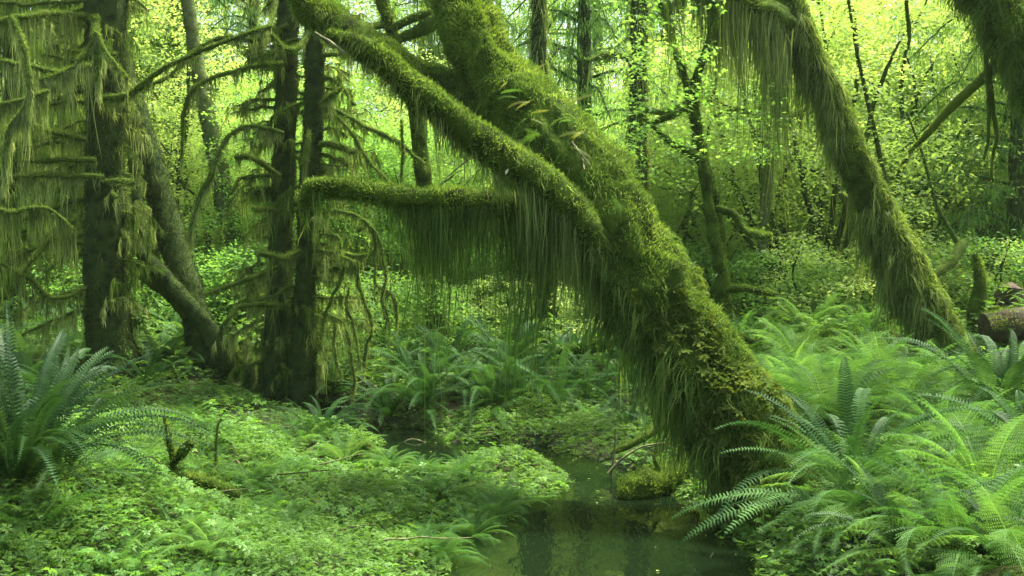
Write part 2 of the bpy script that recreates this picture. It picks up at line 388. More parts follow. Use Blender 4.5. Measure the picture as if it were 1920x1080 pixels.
# ------------------------------------------------------------------ ferns
def rachis_curve(L, incl, droop, n=40):
    t = np.linspace(0, 1, n); a = incl - droop * t ** 1.4
    dx = np.cos(a) * L / (n - 1); dz = np.sin(a) * L / (n - 1)
    x = np.concatenate([[0], np.cumsum(dx)[:-1]]); z = np.concatenate([[0], np.cumsum(dz)[:-1]])
    return t, x, z, a
def frond(kind, L, incl, droop, seed):
    r = np.random.default_rng(seed); t, x, z, a = rachis_curve(L, incl, droop)
    bend = 0.10 * L * r.uniform(-1, 1)
    V, Fq = [], []
    def P(tt, lat, fwd, up):
        xx = np.interp(tt, t, x); zz = np.interp(tt, t, z); aa = np.interp(tt, t, a)
        return (xx + fwd * math.cos(aa) - up * math.sin(aa), lat + bend * tt * tt, zz + fwd * math.sin(aa) + up * math.cos(aa))
    def quad(p):
        b = len(V); V.extend(p); Fq.append([b, b + 1, b + 2, b + 3])
    for k in range(12):                               # stem
        t0, t1 = k / 12, (k + 1) / 12; wd = 0.0035 * (1 - t0 * .8)
        quad([P(t0, -wd, 0, 0), P(t0, wd, 0, 0), P(t1, wd * .9, 0, 0), P(t1, -wd * .9, 0, 0)])
    if kind == 'sword':
        n = 44
        for k in range(n):
            tt = 0.10 + 0.89 * k / n; l = 0.066 * L / 0.9 * min(1, ((tt - .04) / .22)) ** .6 * (1 - tt ** 3.5) ** .8 + .004
            wd = 0.58 * 0.89 * L / n
            for s in (-1, 1):
                if r.random() < .02: continue
                ll = l * r.uniform(.9, 1.08); fw = 0.22 * ll; dz = r.uniform(-.02, .3)
                quad([P(tt, 0, -wd * .55, .0), P(tt, 0, wd * .45, .0), P(tt, s * ll * .6, fw * .6 + wd * .42, .012 - dz * ll * .3), P(tt, s * ll * .6, fw * .6 - wd * .35, .006 - dz * ll * .3)])
                quad([P(tt, s * ll * .6, fw * .6 - wd * .35, .006 - dz * ll * .3), P(tt, s * ll * .6, fw * .6 + wd * .42, .012 - dz * ll * .3), P(tt, s * ll, fw + wd * .1, -dz * ll), P(tt, s * ll, fw + wd * .0, -dz * ll)])
    else:
        n = 24
        for k in range(n):
            tt = 0.14 + 0.84 * k / n; l = 0.15 * L * min(1, (tt - .02) / .30) ** .8 * (1 - tt) ** .62 * 1.25 + .008
            m = 9 if l > .05 else 5
            for s in (-1, 1):
                ll = l * r.uniform(.88, 1.1); drp = r.uniform(.1, .5)
                for j in range(m):
                    u0 = (j + .4) / m; lat = s * ll * u0; fw = 0.35 * ll * u0; dn = -drp * ll * u0 * u0
                    pl = 0.30 * ll * (1 - u0 * .75) * .8 + .003; pw = ll / m * .42
                    for q_ in (-1, 1):
                        quad([P(tt, lat - s * pw * .4, fw, dn), P(tt, lat + s * pw * .9, fw + q_ * pl * .45, dn + .003), P(tt, lat + s * pw * .9, fw + q_ * pl, dn - .003), P(tt, lat - s * pw * .35, fw + q_ * pl * .5, dn)])
    return np.array(V), np.array(Fq)

FR = {'sword': [], 'lady': []}
for kind in FR:
    for j, (inc, dr) in enumerate(((78, 55), (70, 85), (58, 75), (50, 100), (32, 70), (18, 55))):
        for v in range(2):
            V, Fq = frond(kind, 1.0, R(inc), R(dr + v * 14), 100 + j * 7 + v)
            me = meshdata('frond', [(V, Fq, 0)]); me.materials.append(M[kind]); FR[kind].append(me)
            me['ring'] = j; FR[kind][-1] = (me, V, Fq)

def frond_set(n, low, r):
    """variant index, azimuth, scale, roll per frond"""
    out = []
    for k in range(n):
        u = (k + .5) / n; ring = int(np.clip(u * 6 * low + r.normal() * .6, 0, 5))
        out.append((ring * 2 + int(r.integers(0, 2)), k * 2.39996 + r.normal() * .25, r.uniform(.8, 1.12) * (1 - .12 * (ring == 0)), r.normal() * .22))
    return out

def fern(kind, px, py, Y, size, label, n=22, low=1.0, seed=1, group=None, zfix=None, lean=None, cat='fern', partial=None, wid=1.0, mt_=None):
    p = at(px, py, Y); x, y = p[0], p[1]; z = p[2] if zfix == 'px' else float(H(x, y)) - .01
    r = np.random.default_rng(seed); root = empty(kind + '_fern', (x, y, z))
    tag(root, label, cat, group)
    for q_, (vi, az, sc, roll) in enumerate(frond_set(n, low, r)):
        if partial and not (partial[0] <= (az % (2 * math.pi)) <= partial[1]): az = r.uniform(*partial)
        o = bpy.data.objects.new('frond', FR[kind][vi][0]); COL.objects.link(o); o.parent = root
        tl = 0.0
        if lean: tl = lean[1] * math.cos(az - lean[0])
        o.rotation_euler = Euler((roll, tl, az), 'XYZ'); s = size * sc; o.scale = (s, s * wid * r.uniform(.85, 1.1), s)
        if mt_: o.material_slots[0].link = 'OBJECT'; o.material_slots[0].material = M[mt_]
        if vi >= 8 and r.random() < .10:
            o.material_slots[0].link = 'OBJECT'; o.material_slots[0].material = M['oldfrond']; o['label'] = 'old brown frond hanging at the bottom of the fern'
        o.location = (0.03 * math.cos(az), 0.03 * math.sin(az), 0)
    return root

def fern_mesh(kind, n, low, seed):
    r = np.random.default_rng(seed); ch = []
    for vi, az, sc, roll in frond_set(n, low, r):
        _, V, Fq = FR[kind][vi]
        vv, ff = scatter(V, Fq, np.zeros((1, 3)), np.array([az]), np.array([0.0]), np.array([roll]), [sc])
        ch.append((vv, ff, 0))
    me = meshdata(kind + '_fern', ch); me.materials.append(M[kind]); return me

# ------------------------------------------------------------------ mossy trees
class Tree:
    def __init__(s, name, label, cat, base, group=None):
        s.org = np.array(base, float); s.root = empty(name, base); tag(s.root, label, cat, group); s.seed = int(abs(base[0] * 97 + base[1] * 31)) + 3
    def limb(s, name, pts, m=('bark', 'moss'), fz=2500, fl=(.015, .045), drape=None, fur=None, amp=.15, freq=6, sides=20, strand='strand', world=False, wob=0.0, fw=.007, up=.3, parent=None, keep=None, plabel=None, extra=None):
        """pts: (px, py, Y, half width in px) or world x y z r"""
        s.seed += 7
        P = [tuple(p) if world else (*at(p[0], p[1], p[2]), p[3] * p[2] / F) for p in pts]
        tb = Tube(P, sides, amp=amp, freq=freq, seed=s.seed, wob=wob)
        ch = tb.chunk(0)
        if fz: ch.append((*fuzz(tb, fz, fl, fw, up, keep=keep), 1))
        hang = []
        if extra: e = extra(tb); ch += e[0]; hang += e[1]
        o = obj(name, ch, [M[m[0]], M[m[1]]], parent or s.root, s.org)
        if plabel: o['label'] = plabel
        for d in ([drape] if isinstance(drape, dict) else (drape or [])): hang.append((*curtain(tb, **d), 0))
        for d in ([fur] if isinstance(fur, dict) else (fur or [])): hang.append((*hug(tb, **d), 0))
        if hang and sum(len(h[1]) for h in hang):
            obj('hanging_moss', hang, M[strand], o, s.org)
        return tb, o

def ground_pt(px, py, Y):
    p = at(px, py, Y); return (p[0], p[1], float(H(p[0], p[1])) - 0.02)

# --- the big leaning maple
base = ground_pt(1480, 930, 6.55)
big = Tree('leaning_maple', 'huge moss covered maple trunk leaning left over the creek, with long hanging moss', 'tree', base)
bp = [(830, -420, 9.2, 44), (842, -150, 8.6, 44), (866, 0, 8.2, 46), (910, 100, 8.0, 54), (975, 205, 7.8, 72), (1046, 305, 7.6, 88), (1120, 415, 7.4, 86), (1198, 530, 7.2, 80), (1276, 640, 7.0, 76), (1344, 740, 6.85, 70), (1398, 815, 6.7, 72), (1450, 890, 6.6, 84), (1500, 960, 6.5, 104)]
up_ = lambda N, t: N[:, 2] > -0.35
dn_ = lambda N, t: N[:, 2] < 0.45
tb, trunk = big.limb('trunk', bp, ('mossbase', 'moss'), fz=6500, fl=(.015, .05), amp=.30, freq=3.6, sides=64, keep=None, strand='strandgreen',
    fur=[dict(dens=1500, L=(.02, .12), W=.007, out=.035), dict(dens=1000, L=(.12, .5), W=.007, t0=.34, t1=.99, out=.08, keep=lambda N, t: N[:, 2] < .12, seg=6)],
    drape=[dict(per_m=16, strands=44, L=(.3, 1.2), t0=.42, t1=.97, spread=.04, W=.008), dict(per_m=34, strands=40, L=(.5, 1.5), t0=.76, t1=.93, spread=.05, W=.008), dict(per_m=9, strands=20, L=(.1, .4), t0=.05, t1=.4, spread=.05)])
# brownish leafy moss tufts (liverwort pads) on the lower trunk
P, Nn, t = tb.sample(2600, .60, .93); k = (vnoise(P * 6, 4) > .05) & (Nn[:, 1] < .3); P, Nn = P[k], Nn[k]
v, f = scatter(HERB[0], HERB[1], P + Nn * .05, rng.uniform(0, 6.28, len(P)), rng.uniform(-.8, .8, len(P)), rng.uniform(-.8, .8, len(P)), rng.uniform(.02, .05, len(P)))
obj('clubmoss', [(v, f, 0)], M['mossdark'], trunk, big.org)
mossy = dict(m=('mossbase', 'moss'), fl=(.015, .04), amp=.16, freq=5, sides=24)
big.limb('branch', [(1120, 470, 7.1, 30), (1085, 410, 7.0, 30), (1010, 335, 6.95, 32), (925, 280, 6.9, 31), (850, 225, 6.85, 30), (790, 178, 6.8, 27), (735, 130, 6.8, 25), (680, 88, 6.78, 20), (635, 68, 6.8, 11), (612, 64, 6.8, 5)],
    fz=9000, strand='strand', drape=[dict(per_m=24, strands=40, L=(.5, 1.8), t0=0, t1=.32, spread=.03), dict(per_m=24, strands=24, L=(.3, .9), t0=.25, t1=.5, spread=.045), dict(per_m=26, strands=26, L=(.12, .7), t0=.3, t1=.66, spread=.045), dict(per_m=16, strands=16, L=(.05, .28), t0=.5, t1=1, spread=.03)], fur=dict(dens=1500, L=(.03, .14), out=.015, keep=dn_), **mossy)
big.limb('broken_tip', [(648, 100, 6.74, 3), (622, 82, 6.71, 4), (604, 70, 6.68, 3), (590, 60, 6.66, 1.2)], ('wood', 'moss'), fz=0, amp=.3, freq=20, sides=10, plabel='bare splintered pale end of the long mossy branch')
big.limb('branch', [(990, 262, 7.9, 40), (930, 225, 7.95, 40), (860, 188, 8.0, 36), (790, 150, 8.05, 32), (720, 100, 8.1, 28), (650, 55, 8.15, 27), (600, 28, 8.2, 30), (570, -5, 8.2, 26), (560, -120, 8.2, 22)],
    fz=7500, strand='strand', drape=dict(per_m=12, strands=14, L=(.05, .25), t0=.1, t1=.9, spread=.03), fur=dict(dens=1200, L=(.03, .12), out=.015, keep=dn_), **mossy)
big.limb('branch', [(1120, 415, 7.3, 36), (1040, 392, 7.2, 30), (950, 385, 7.1, 26), (860, 376, 7.05, 24), (770, 372, 7.0, 21), (690, 360, 7.0, 20), (625, 350, 7.0, 18), (582, 352, 7.0, 13), (573, 372, 7.0, 9), (572, 392, 7.0, 4)],
    fz=8000, strand='strandgreen', drape=[dict(per_m=26, strands=60, L=(.9, 2.3), t0=.12, t1=.44, spread=.034, W=.0075), dict(per_m=40, strands=30, L=(.3, .9), t0=.02, t1=.5, spread=.06), dict(per_m=22, strands=18, L=(.1, .45), t0=.42, t1=1, spread=.035)], **mossy)
big.limb('dead_twig', [(835, 335, 6.8, 1), (858, 315, 6.75, 1.6), (878, 299, 6.7, 2)], ('wood', 'moss'), fz=0, sides=6)
# lichen roots dangling on the trunk and broken sticks
for q in ([(1055, 235, 7.3, 2.5), (1072, 275, 7.2, 2.2), (1100, 310, 7.15, 1.5)], [(1062, 240, 7.3, 2), (1088, 290, 7.2, 2), (1098, 318, 7.1, 1)]):
    big.limb('dead_twig', q, ('wood', 'moss'), fz=0, sides=6, wob=.03)
# licorice ferns rooted on the trunk
for k, (px, py, Yd, s, az, kind) in enumerate([(862, 215, 7.72, .22, 4.6, 0), (868, 225, 7.7, .2, 4.0, 0), (912, 262, 7.2, .2, 3.9, 0), (935, 268, 7.25, .18, 4.9, 0), (1010, 250, 7.1, .2, 5.3, 0), (1018, 255, 7.1, .16, 4.4, 0), (1165, 400, 6.85, .18, 4.6, 0), (1040, 205, 7.5, .22, .2, 1), (1060, 200, 7.5, .24, .1, 1), (990, 145, 7.7, .2, 1.2, 1), (905, 245, 7.4, .2, 3.7, 1)]):
    vi = (4, 6, 8)[k % 3]; _, V, Fq = FR['lady' if kind == 0 else 'sword'][vi]
    vv, ff = scatter(V, Fq, np.array([at(px, py, Yd)]), np.array([0.0 if az < 2 else math.pi]), np.array([.35 if kind else [.9, -.6, .3][k % 3]]), np.array([1.25]), [s])
    o = obj('licorice_fern', [(vv, ff, 0)], M['yellowfrond'] if kind else M['herb'], None, at(px, py, Yd))
    tag(o, ['small green fern frond rooted on the big leaning maple near its upper branches', 'small green fern frond on moss beside the upper branch fork', 'pale green frond growing out of the fork below the upper branch', 'green frond pressed on the moss left of the dangling roots', 'small frond hanging on the trunk just left of the dangling roots', 'tiny frond beside the dangling roots on the big maple', 'single bluish frond low on the big maple beside its lower knot', 'faded yellow frond arching right off the top edge of the big maple', 'longer faded frond reaching right from the top edge of the big maple', 'faded frond standing up on the top edge of the upper trunk', 'faded yellow frond on the left shoulder of the big maple'][k], 'fern', 'small ferns rooted on the big maple')

for k in range(12):
    px, py = 930 + 15 * k + 10 * math.sin(k * 2.3), 165 + 9 * k + 22 * math.cos(k * 3.1); yy = np.interp(py, [100, 205, 305], [7.55, 7.25, 7.0]); _, V, Fq = FR['sword'][4 + k % 6]
    vv, ff = scatter(V, Fq, np.array([at(px, py, yy)]), np.array([(k % 2) * math.pi + .3 * math.sin(k * 5)]), np.array([rng.uniform(-.9, .2)]), np.array([1.1]), [rng.uniform(.12, .22)])
    tag(obj('licorice_fern', [(vv, ff, 0)], M['yellowfrond' if k % 3 else 'herb'], None, at(px, py, yy)), 'pale fern frond sprawling in the tangle at the upper fork of the big maple', 'fern', 'frond tangle at the fork of the big maple')

# --- right leaning maple
rt = Tree('leaning_maple', 'tall leaning maple trunk right of centre wrapped in brown hanging moss curtains', 'tree', ground_pt(1790, 690, 10.6))
rp = [(1330, -420, 11.2, 20), (1400, -160, 11.0, 25), (1465, -20, 10.9, 26), (1510, 80, 10.8, 26), (1553, 180, 10.8, 27), (1600, 300, 10.7, 31), (1653, 410, 10.7, 35), (1705, 520, 10.6, 39), (1750, 610, 10.6, 43), (1782, 680, 10.6, 50), (1795, 740, 10.6, 58)]
rt.limb('trunk', rp, ('mossbase', 'moss'), fz=3600, fl=(.02, .05), amp=.12, freq=3, sides=36, strand='strand',
    fur=[dict(dens=2600, L=(.05, .24), W=.009, out=.03, seg=4), dict(dens=420, L=(.2, .6), W=.009, out=.06, t1=.75, keep=lambda N, t: N[:, 2] < .1)],
    drape=[dict(per_m=26, strands=40, L=(.4, 1.7), t0=.15, t1=.74, spread=.035, W=.009), dict(per_m=10, strands=14, L=(.1, .35), t0=.6, t1=.85, spread=.05, W=.009)])
rt.limb('branch', [(1470, 30, 10.8, 22), (1400, 5, 10.4, 20), (1330, -20, 10.1, 18), (1250, -60, 10.0, 12)], ('mossbase', 'moss'), fz=3000, strand='strand',
    drape=[dict(per_m=30, strands=50, L=(.8, 3.0), spread=.04, W=.011)])
rt.limb('branch', [(1480, 50, 10.6, 18), (1440, 20, 10.5, 16), (1380, 10, 10.3, 12), (1340, -30, 10.3, 10)], ('mossbase', 'moss'), fz=3000, strand='strandpale',
    drape=[dict(per_m=22, strands=40, L=(.6, 2.4), spread=.035, W=.010)])
# --- far right upper trunk
ur = Tree('overhanging_maple', 'thick mossy trunk crossing the upper right corner of the photo', 'tree', ground_pt(2500, 900, 7.5))
ur.limb('trunk', [(1740, -260, 8.6, 46), (1812, -90, 8.4, 46), (1895, 40, 8.2, 50), (1985, 190, 8.0, 54), (2080, 330, 7.8, 60), (2240, 560, 7.6, 70), (2380, 770, 7.5, 90), (2480, 910, 7.5, 100)], ('mossbase', 'moss'), fz=3500, fl=(.02, .05), sides=36, amp=.14, freq=3,
    fur=[dict(dens=2200, L=(.05, .22), W=.007, out=.03)], drape=[dict(per_m=14, strands=12, L=(.1, .5), t0=.1, t1=.7, spread=.05, W=.006)], strand='strandgreen')
ur.limb('branch', [(1900, 90, 8.1, 14), (1850, 140, 8.4, 10), (1790, 195, 8.7, 9), (1740, 250, 9.0, 6), (1705, 285, 9.1, 3)], ('mossdark', 'moss'), fz=2500, fl=(.01, .03), drape=dict(per_m=12, strands=8, L=(.05, .3), spread=.02))
for (a, b) in (((1856, 130), (1868, 340)), ((1845, 60), (1852, 300)), ((1700, 0), (1712, 90)), ((1920, 200), (1925, 330))):
    ur.limb('vine', [(a[0], a[1], 8.3, 4), ((a[0] + b[0]) / 2 + 4, (a[1] + b[1]) / 2, 8.3, 4), (b[0], b[1], 8.3, 2)], ('mossdark', 'moss'), fz=3000, fl=(.01, .03), sides=6, wob=.04, drape=dict(per_m=8, strands=5, L=(.05, .2), spread=.01))
    
# --- small forked maple (centre right) with leafy crown
def leaf_sprays(P, rad, per, lsize, tmpl, r=None, flat=.18):
    k = np.repeat(np.arange(len(P)), per); n = len(k)
    a = rng.uniform(0, 6.28, n); q = np.sqrt(rng.uniform(0, 1, n)) * rad
    tiltdir = rng.uniform(0, 6.28, len(P))[k]
    pos = P[k] + np.stack([np.cos(a) * q, np.sin(a) * q, rng.normal(size=n) * flat * rad - q * .35 * (.5 + .5 * np.cos(a - tiltdir))], 1)
    return scatter(tmpl[0], tmpl[1], pos, rng.uniform(0, 6.28, n), rng.normal(size=n) * .35 - .15, rng.normal(size=n) * .35, rng.uniform(.65, 1.25, n) * lsize)

mt = Tree('forked_maple', 'slender dark forked maple stem with mossy arms between the two leaning trunks', 'tree', ground_pt(1365, 640, 10.2))
S = dict(m=('mossbase', 'moss'), fz=4200, fl=(.012, .04), amp=.3, freq=10, sides=14, wob=.03)
ml = mt.limb; mt.limb = lambda nm, pts, **k: ml(nm, **{'drape': dict(per_m=16, strands=10, L=(.05, .28), spread=.025), **k}, pts=[(*q[:3], q[3] * (.62 if nm == 'trunk' else .72)) for q in pts])
mt.limb('trunk', [(1290, 150, 10.1, 13), (1303, 220, 10.1, 17), (1318, 300, 10.1, 20), (1328, 380, 10.1, 17), (1340, 460, 10.1, 17), (1350, 540, 10.2, 17), (1362, 620, 10.2, 19), (1368, 680, 10.2, 22)], **S)
mt.limb('trunk', [(1318, 300, 10.15, 14), (1340, 370, 10.2, 13), (1352, 450, 10.2, 12), (1358, 540, 10.2, 12), (1366, 600, 10.2, 12)], **S)
mt.limb('branch', [(1290, 160, 10.1, 11), (1262, 80, 10.2, 9), (1240, 0, 10.3, 7), (1215, -90, 10.3, 5)], **S)
mt.limb('branch', [(1300, 200, 10.1, 12), (1312, 120, 10.0, 10), (1335, 40, 10.0, 7), (1345, -60, 10.0, 5)], **S)
mt.limb('branch', [(1320, 300, 10.05, 11), (1298, 288, 9.9, 11), (1262, 268, 9.8, 9), (1225, 240, 9.7, 5), (1195, 215, 9.7, 3)], drape=dict(per_m=12, strands=10, L=(.05, .22), spread=.02), **S)
mt.limb('branch', [(1345, 392, 10.0, 10), (1375, 405, 9.9, 11), (1400, 435, 9.8, 11), (1432, 448, 9.7, 10), (1450, 445, 9.7, 5)], strand='strandpale', drape=dict(per_m=14, strands=10, L=(.05, .2), spread=.02), **S)
mt.limb('branch', [(1362, 545, 10.1, 10), (1395, 540, 10.0, 10), (1430, 548, 9.9, 8), (1455, 552, 9.9, 4)], drape=dict(per_m=14, strands=10, L=(.05, .15), spread=.02), **S)
mt.limb('branch', [(1290, 205, 10.1, 8), (1255, 222, 10.2, 8), (1225, 232, 10.3, 5)], drape=dict(per_m=14, strands=10, L=(.05, .15), spread=.02), **S)
mt.limb('branch', [(1360, 610, 10.1, 8), (1400, 640, 10.0, 7), (1450, 650, 9.9, 5)], **S)
PP = np.array([at(rng.uniform(1130, 1330), rng.uniform(-60, 330) , rng.uniform(9.2, 10.6)) for _ in range(105)] + [at(rng.uniform(1340, 1460), rng.uniform(150, 300), rng.uniform(10.4, 11.2)) for _ in range(34)])
v, f = leaf_sprays(PP, .22, 26, .055, MAPLE); obj('crown', [(v, f, 0)], M['leafgreen'], mt.root, mt.org)

# --- mossy spruces on the left
def spruce(label, trunk, seed, n, y0, y1, lenr, left=1.0, right=1.0, densm=1.0, rsc=1.0, lsc=1.0):
    global rng
    keep = rng; rng = np.random.default_rng(seed)
    bx, by, bY, bw = trunk[-2]; T = Tree('mossy_spruce', label, 'tree', ground_pt(bx, by, bY))
    tb, o = T.limb('trunk', trunk, ('bark', 'mossbark'), fz=2600, fl=(.012, .035), amp=.13, freq=7, sides=32, fw=.008, fur=dict(dens=120, L=(.05, .2), out=.03), strand='mossdark')
    px = [p[0] for p in trunk]; py = [p[1] for p in trunk]; pY = [p[2] for p in trunk]; pw = [p[3] for p in trunk]
    for k in range(n):
        y = y0 + (y1 - y0) * (k + rng.uniform(0, .9)) / n
        cx = np.interp(y, py, px); cY = np.interp(y, py, pY); cw = np.interp(y, py, pw) * cY / F
        p0 = at(cx, y, cY); side = -1 if (k % 2 == 0) else 1
        if rng.random() > (left if side < 0 else right): side = -side
        az = (0 if side > 0 else math.pi) + rng.uniform(-.9, .9)
        L = rng.uniform(*lenr) * (1.25 if rng.random() < .2 else 1)
        c, s_ = math.cos(az), math.sin(az); rr = rng.uniform(.011, .024)
        L *= (rsc if side > 0 else lsc); sag = rng.uniform(-.1, .55); up = rng.uniform(-.2, .18); L *= rng.uniform(.5, 1.15)
        pts = [(p0[0] + c * (cw * .6 + L * u), p0[1] + s_ * (cw * .6 + L * u), p0[2] + up * L * u - sag * L * u ** 2.2, rr * (1 - .55 * u) + .003) for u in (0, .33, .66, 1)]
        sn = ('strand', 'strandgreen', 'strandpale')[int(rng.integers(0, 3))]
        def twigs(tb_):
            tw, hg = [], []
            for u in rng.uniform(.2, 1, int(3 + 5 * L)):
                i = int(u * (tb_.n - 1)); q = tb_.c[i]; a2 = az + rng.choice([-1, 1]) * rng.uniform(.4, 1.3); l2 = rng.uniform(.12, .42)
                t3 = Tube([(*q, .005), (q[0] + math.cos(a2) * l2 * .5, q[1] + math.sin(a2) * l2 * .5, q[2] - .03 * rng.normal(), .004), (q[0] + math.cos(a2) * l2, q[1] + math.sin(a2) * l2, q[2] - l2 * rng.uniform(0, .7), .002)], 5, step=.04, amp=.5, freq=20, seed=k, wob=.05)
                tw += t3.chunk(0); hg.append((*curtain(t3, 24, 9, (.06, .45), .007, spread=.02), 0))
            return tw, hg
        T.limb('branch', pts, ('mossdark', 'moss'), fz=5200, fl=(.012, .04), sides=9, world=True, wob=.08, amp=.4, freq=14, strand=sn, extra=twigs,
               drape=[dict(per_m=13 * densm, strands=13, L=(.15, .60) if rng.random() < .7 else (.3, .95), spread=.028, W=.0075), dict(per_m=22, strands=9, L=(.04, .16), spread=.02, W=.007)])
    rng = keep
    return T

s1 = spruce('thick dark spruce trunk at far left with drooping mossy branches', [(195, -400, 11.2, 32), (200, -20, 11.2, 35), (198, 200, 11.2, 33), (196, 400, 11.2, 35), (200, 560, 11.2, 38), (213, 670, 11.2, 44), (226, 735, 11.2, 60), (230, 775, 11.2, 84)], 5, 62, -60, 600, (.35, 1.15), .85, .6, 1.2, rsc=.3, lsc=1.1)
B = lambda T, pts, L=(.1, .5), per=14, st=14, strand='strand', **kw: T.limb('branch', [(*q[:3], q[3] * .66) for q in pts], ('mossdark', 'moss'), fz=5200, fl=(.012, .04), sides=11, amp=.38, freq=13, strand=strand, **{'wob': .03, **kw}, drape=[dict(per_m=per * 1.25, strands=st, L=(L[0] * 1.1, L[1] * 1.25), spread=.035, W=.0075), dict(per_m=24, strands=9, L=(.04, .16), spread=.02, W=.007)])
B(s1, [(165, 30, 11, 9), (90, 25, 10.6, 8), (20, 35, 10.3, 8), (-60, 60, 10.1, 5)], (.2, .9), 18, 18)
B(s1, [(175, 120, 10.9, 8), (110, 135, 10.6, 8), (40, 120, 10.2, 7), (-40, 110, 10, 5)], (.2, 1.0), 18, 18, 'strandpale')
B(s1, [(190, 185, 10.9, 8), (245, 175, 10.6, 9), (300, 135, 10.4, 7), (370, 100, 10.3, 6), (440, 70, 10.3, 5), (510, 45, 10.3, 4)], (.08, .35), 12)
B(s1, [(180, 300, 10.9, 7), (110, 302, 10.7, 7), (40, 300, 10.5, 6)], (.1, .5), 16)
B(s1, [(195, 332, 10.9, 8), (110, 330, 10.7, 8), (45, 332, 10.5, 7), (-30, 350, 10.3, 6)], (.2, .8), 18, 16, 'strandpale')
B(s1, [(200, 340, 10.9, 7), (238, 342, 10.7, 8), (252, 345, 10.6, 5)], (.05, .2))
B(s1, [(160, 260, 10.9, 8), (100, 250, 10.6, 8), (60, 235, 10.4, 6)], (.1, .4))
B(s1, [(150, 400, 10.9, 9), (95, 440, 10.6, 8), (40, 520, 10.4, 6)], (.1, .4))
B(s1, [(160, 540, 10.9, 8), (100, 560, 10.6, 7), (50, 520, 10.5, 5), (-20, 480, 10.4, 4)], (.3, .8), 16, 16)
# moss-shrouded stub and the cascades beside it
B(s1, [(178, 28, 10.5, 10), (180, 90, 10.4, 12), (184, 150, 10.4, 8)], (.2, .45), 60, 22, 'strandpale')
B(s1, [(180, 60, 10.4, 6), (150, 115, 10.3, 6), (110, 140, 10.2, 5), (70, 155, 10.1, 4)], (.15, .5), 30, 20, 'strandpale')
B(s1, [(180, 60, 10.4, 6), (205, 110, 10.3, 6), (235, 150, 10.2, 4)], (.1, .4), 30, 20, 'strandpale')
B(s1, [(20, 30, 9.6, 7), (45, 90, 9.5, 8), (55, 180, 9.5, 7), (15, 250, 9.5, 7), (5, 320, 9.5, 4)], (.15, .6), 45, 24, 'strandpale')
B(s1, [(-30, 380, 9.8, 7), (20, 400, 9.8, 7), (80, 390, 9.9, 5), (140, 430, 10.1, 4)], (.3, 1.0), 30, 24, 'strand')
B(s1, [(-30, 200, 9.8, 7), (20, 190, 9.8, 7), (90, 170, 9.9, 5)], (.3, 1.0), 30, 24, 'strand')

s2 = spruce('slim dark spruce trunk with many short mossy stub branches, left one of the close pair', [(548, -400, 11.3, 17), (540, -20, 11.3, 19), (536, 200, 11.3, 20), (528, 400, 11.3, 21), (522, 600, 11.2, 24), (515, 740, 11.2, 34), (512, 790, 11.2, 44)], 7, 58, -60, 690, (.25, .8), .9, .6, 1.0, lsc=.62)
s3 = spruce('slim spruce trunk directly behind the tip of the horizontal mossy arm, right one of two', [(598, -400, 11.0, 16), (592, -20, 11.0, 17), (588, 200, 11.0, 18), (578, 400, 11.0, 19), (570, 600, 11.0, 21), (566, 730, 11.0, 28), (564, 780, 11.0, 40)], 8, 34, 60, 720, (.25, .8), .35, .9, 1.0)
B(s2, [(540, 45, 11.2, 7), (480, 75, 11, 7), (420, 70, 10.9, 6), (370, 90, 10.8, 5), (320, 140, 10.7, 5), (262, 165, 10.6, 4)], (.08, .35))
B(s2, [(530, 120, 11.1, 7), (480, 122, 10.9, 7), (420, 140, 10.8, 6), (370, 165, 10.7, 6), (345, 215, 10.7, 5), (342, 300, 10.7, 3)], (.1, .5), 18, 12)
B(s2, [(530, 250, 11.1, 7), (470, 235, 10.8, 7), (420, 265, 10.7, 6), (390, 340, 10.6, 6), (365, 400, 10.6, 4), (352, 450, 10.6, 3)], (.15, .5), 24, 14, 'strandpale')
B(s2, [(525, 330, 11.0, 7), (470, 296, 10.8, 8), (438, 296, 10.7, 6)], (.1, .45))
B(s2, [(525, 400, 11.0, 7), (500, 392, 10.7, 8), (470, 392, 10.5, 6)], (.1, .4))
B(s2, [(560, 470, 10.8, 7), (525, 485, 10.5, 9), (488, 478, 10.3, 6)], (.1, .4))
B(s2, [(540, 575, 10.9, 8), (500, 570, 10.6, 8), (450, 575, 10.4, 8), (425, 605, 10.3, 7), (415, 640, 10.3, 4)], (.08, .4), strand='strandpale')
B(s2, [(520, 500, 10.9, 7), (470, 520, 10.6, 7), (420, 540, 10.5, 6), (385, 552, 10.4, 4)], (.08, .3))
B(s3, [(580, 60, 10.9, 7), (555, 90, 10.6, 8), (530, 88, 10.5, 8), (505, 62, 10.4, 6)], (.08, .3))
B(s3, [(580, 245, 10.6, 3), (576, 262, 10.5, 8), (572, 300, 10.5, 9), (568, 330, 10.5, 4)], (.1, .3), 40)
B(s3, [(600, 195, 10.9, 7), (625, 180, 10.7, 6), (645, 165, 10.6, 4)], (.1, .5), strand='strandpale')
B(s3, [(600, 270, 10.9, 8), (640, 275, 10.7, 8), (662, 288, 10.6, 5)], (.05, .2))
B(s3, [(630, 205, 10.4, 5), (690, 240, 10.2, 6), (745, 265, 10.1, 5), (800, 310, 10.0, 4)], (.05, .25))
B(s3, [(625, 210, 10.5, 3), (660, 250, 10.3, 5), (690, 300, 10.2, 5), (735, 350, 10.1, 4)], (.05, .3))
B(s3, [(752, 225, 10.0, 3), (753, 290, 10.0, 5), (752, 355, 10.0, 4)], (.05, .2))
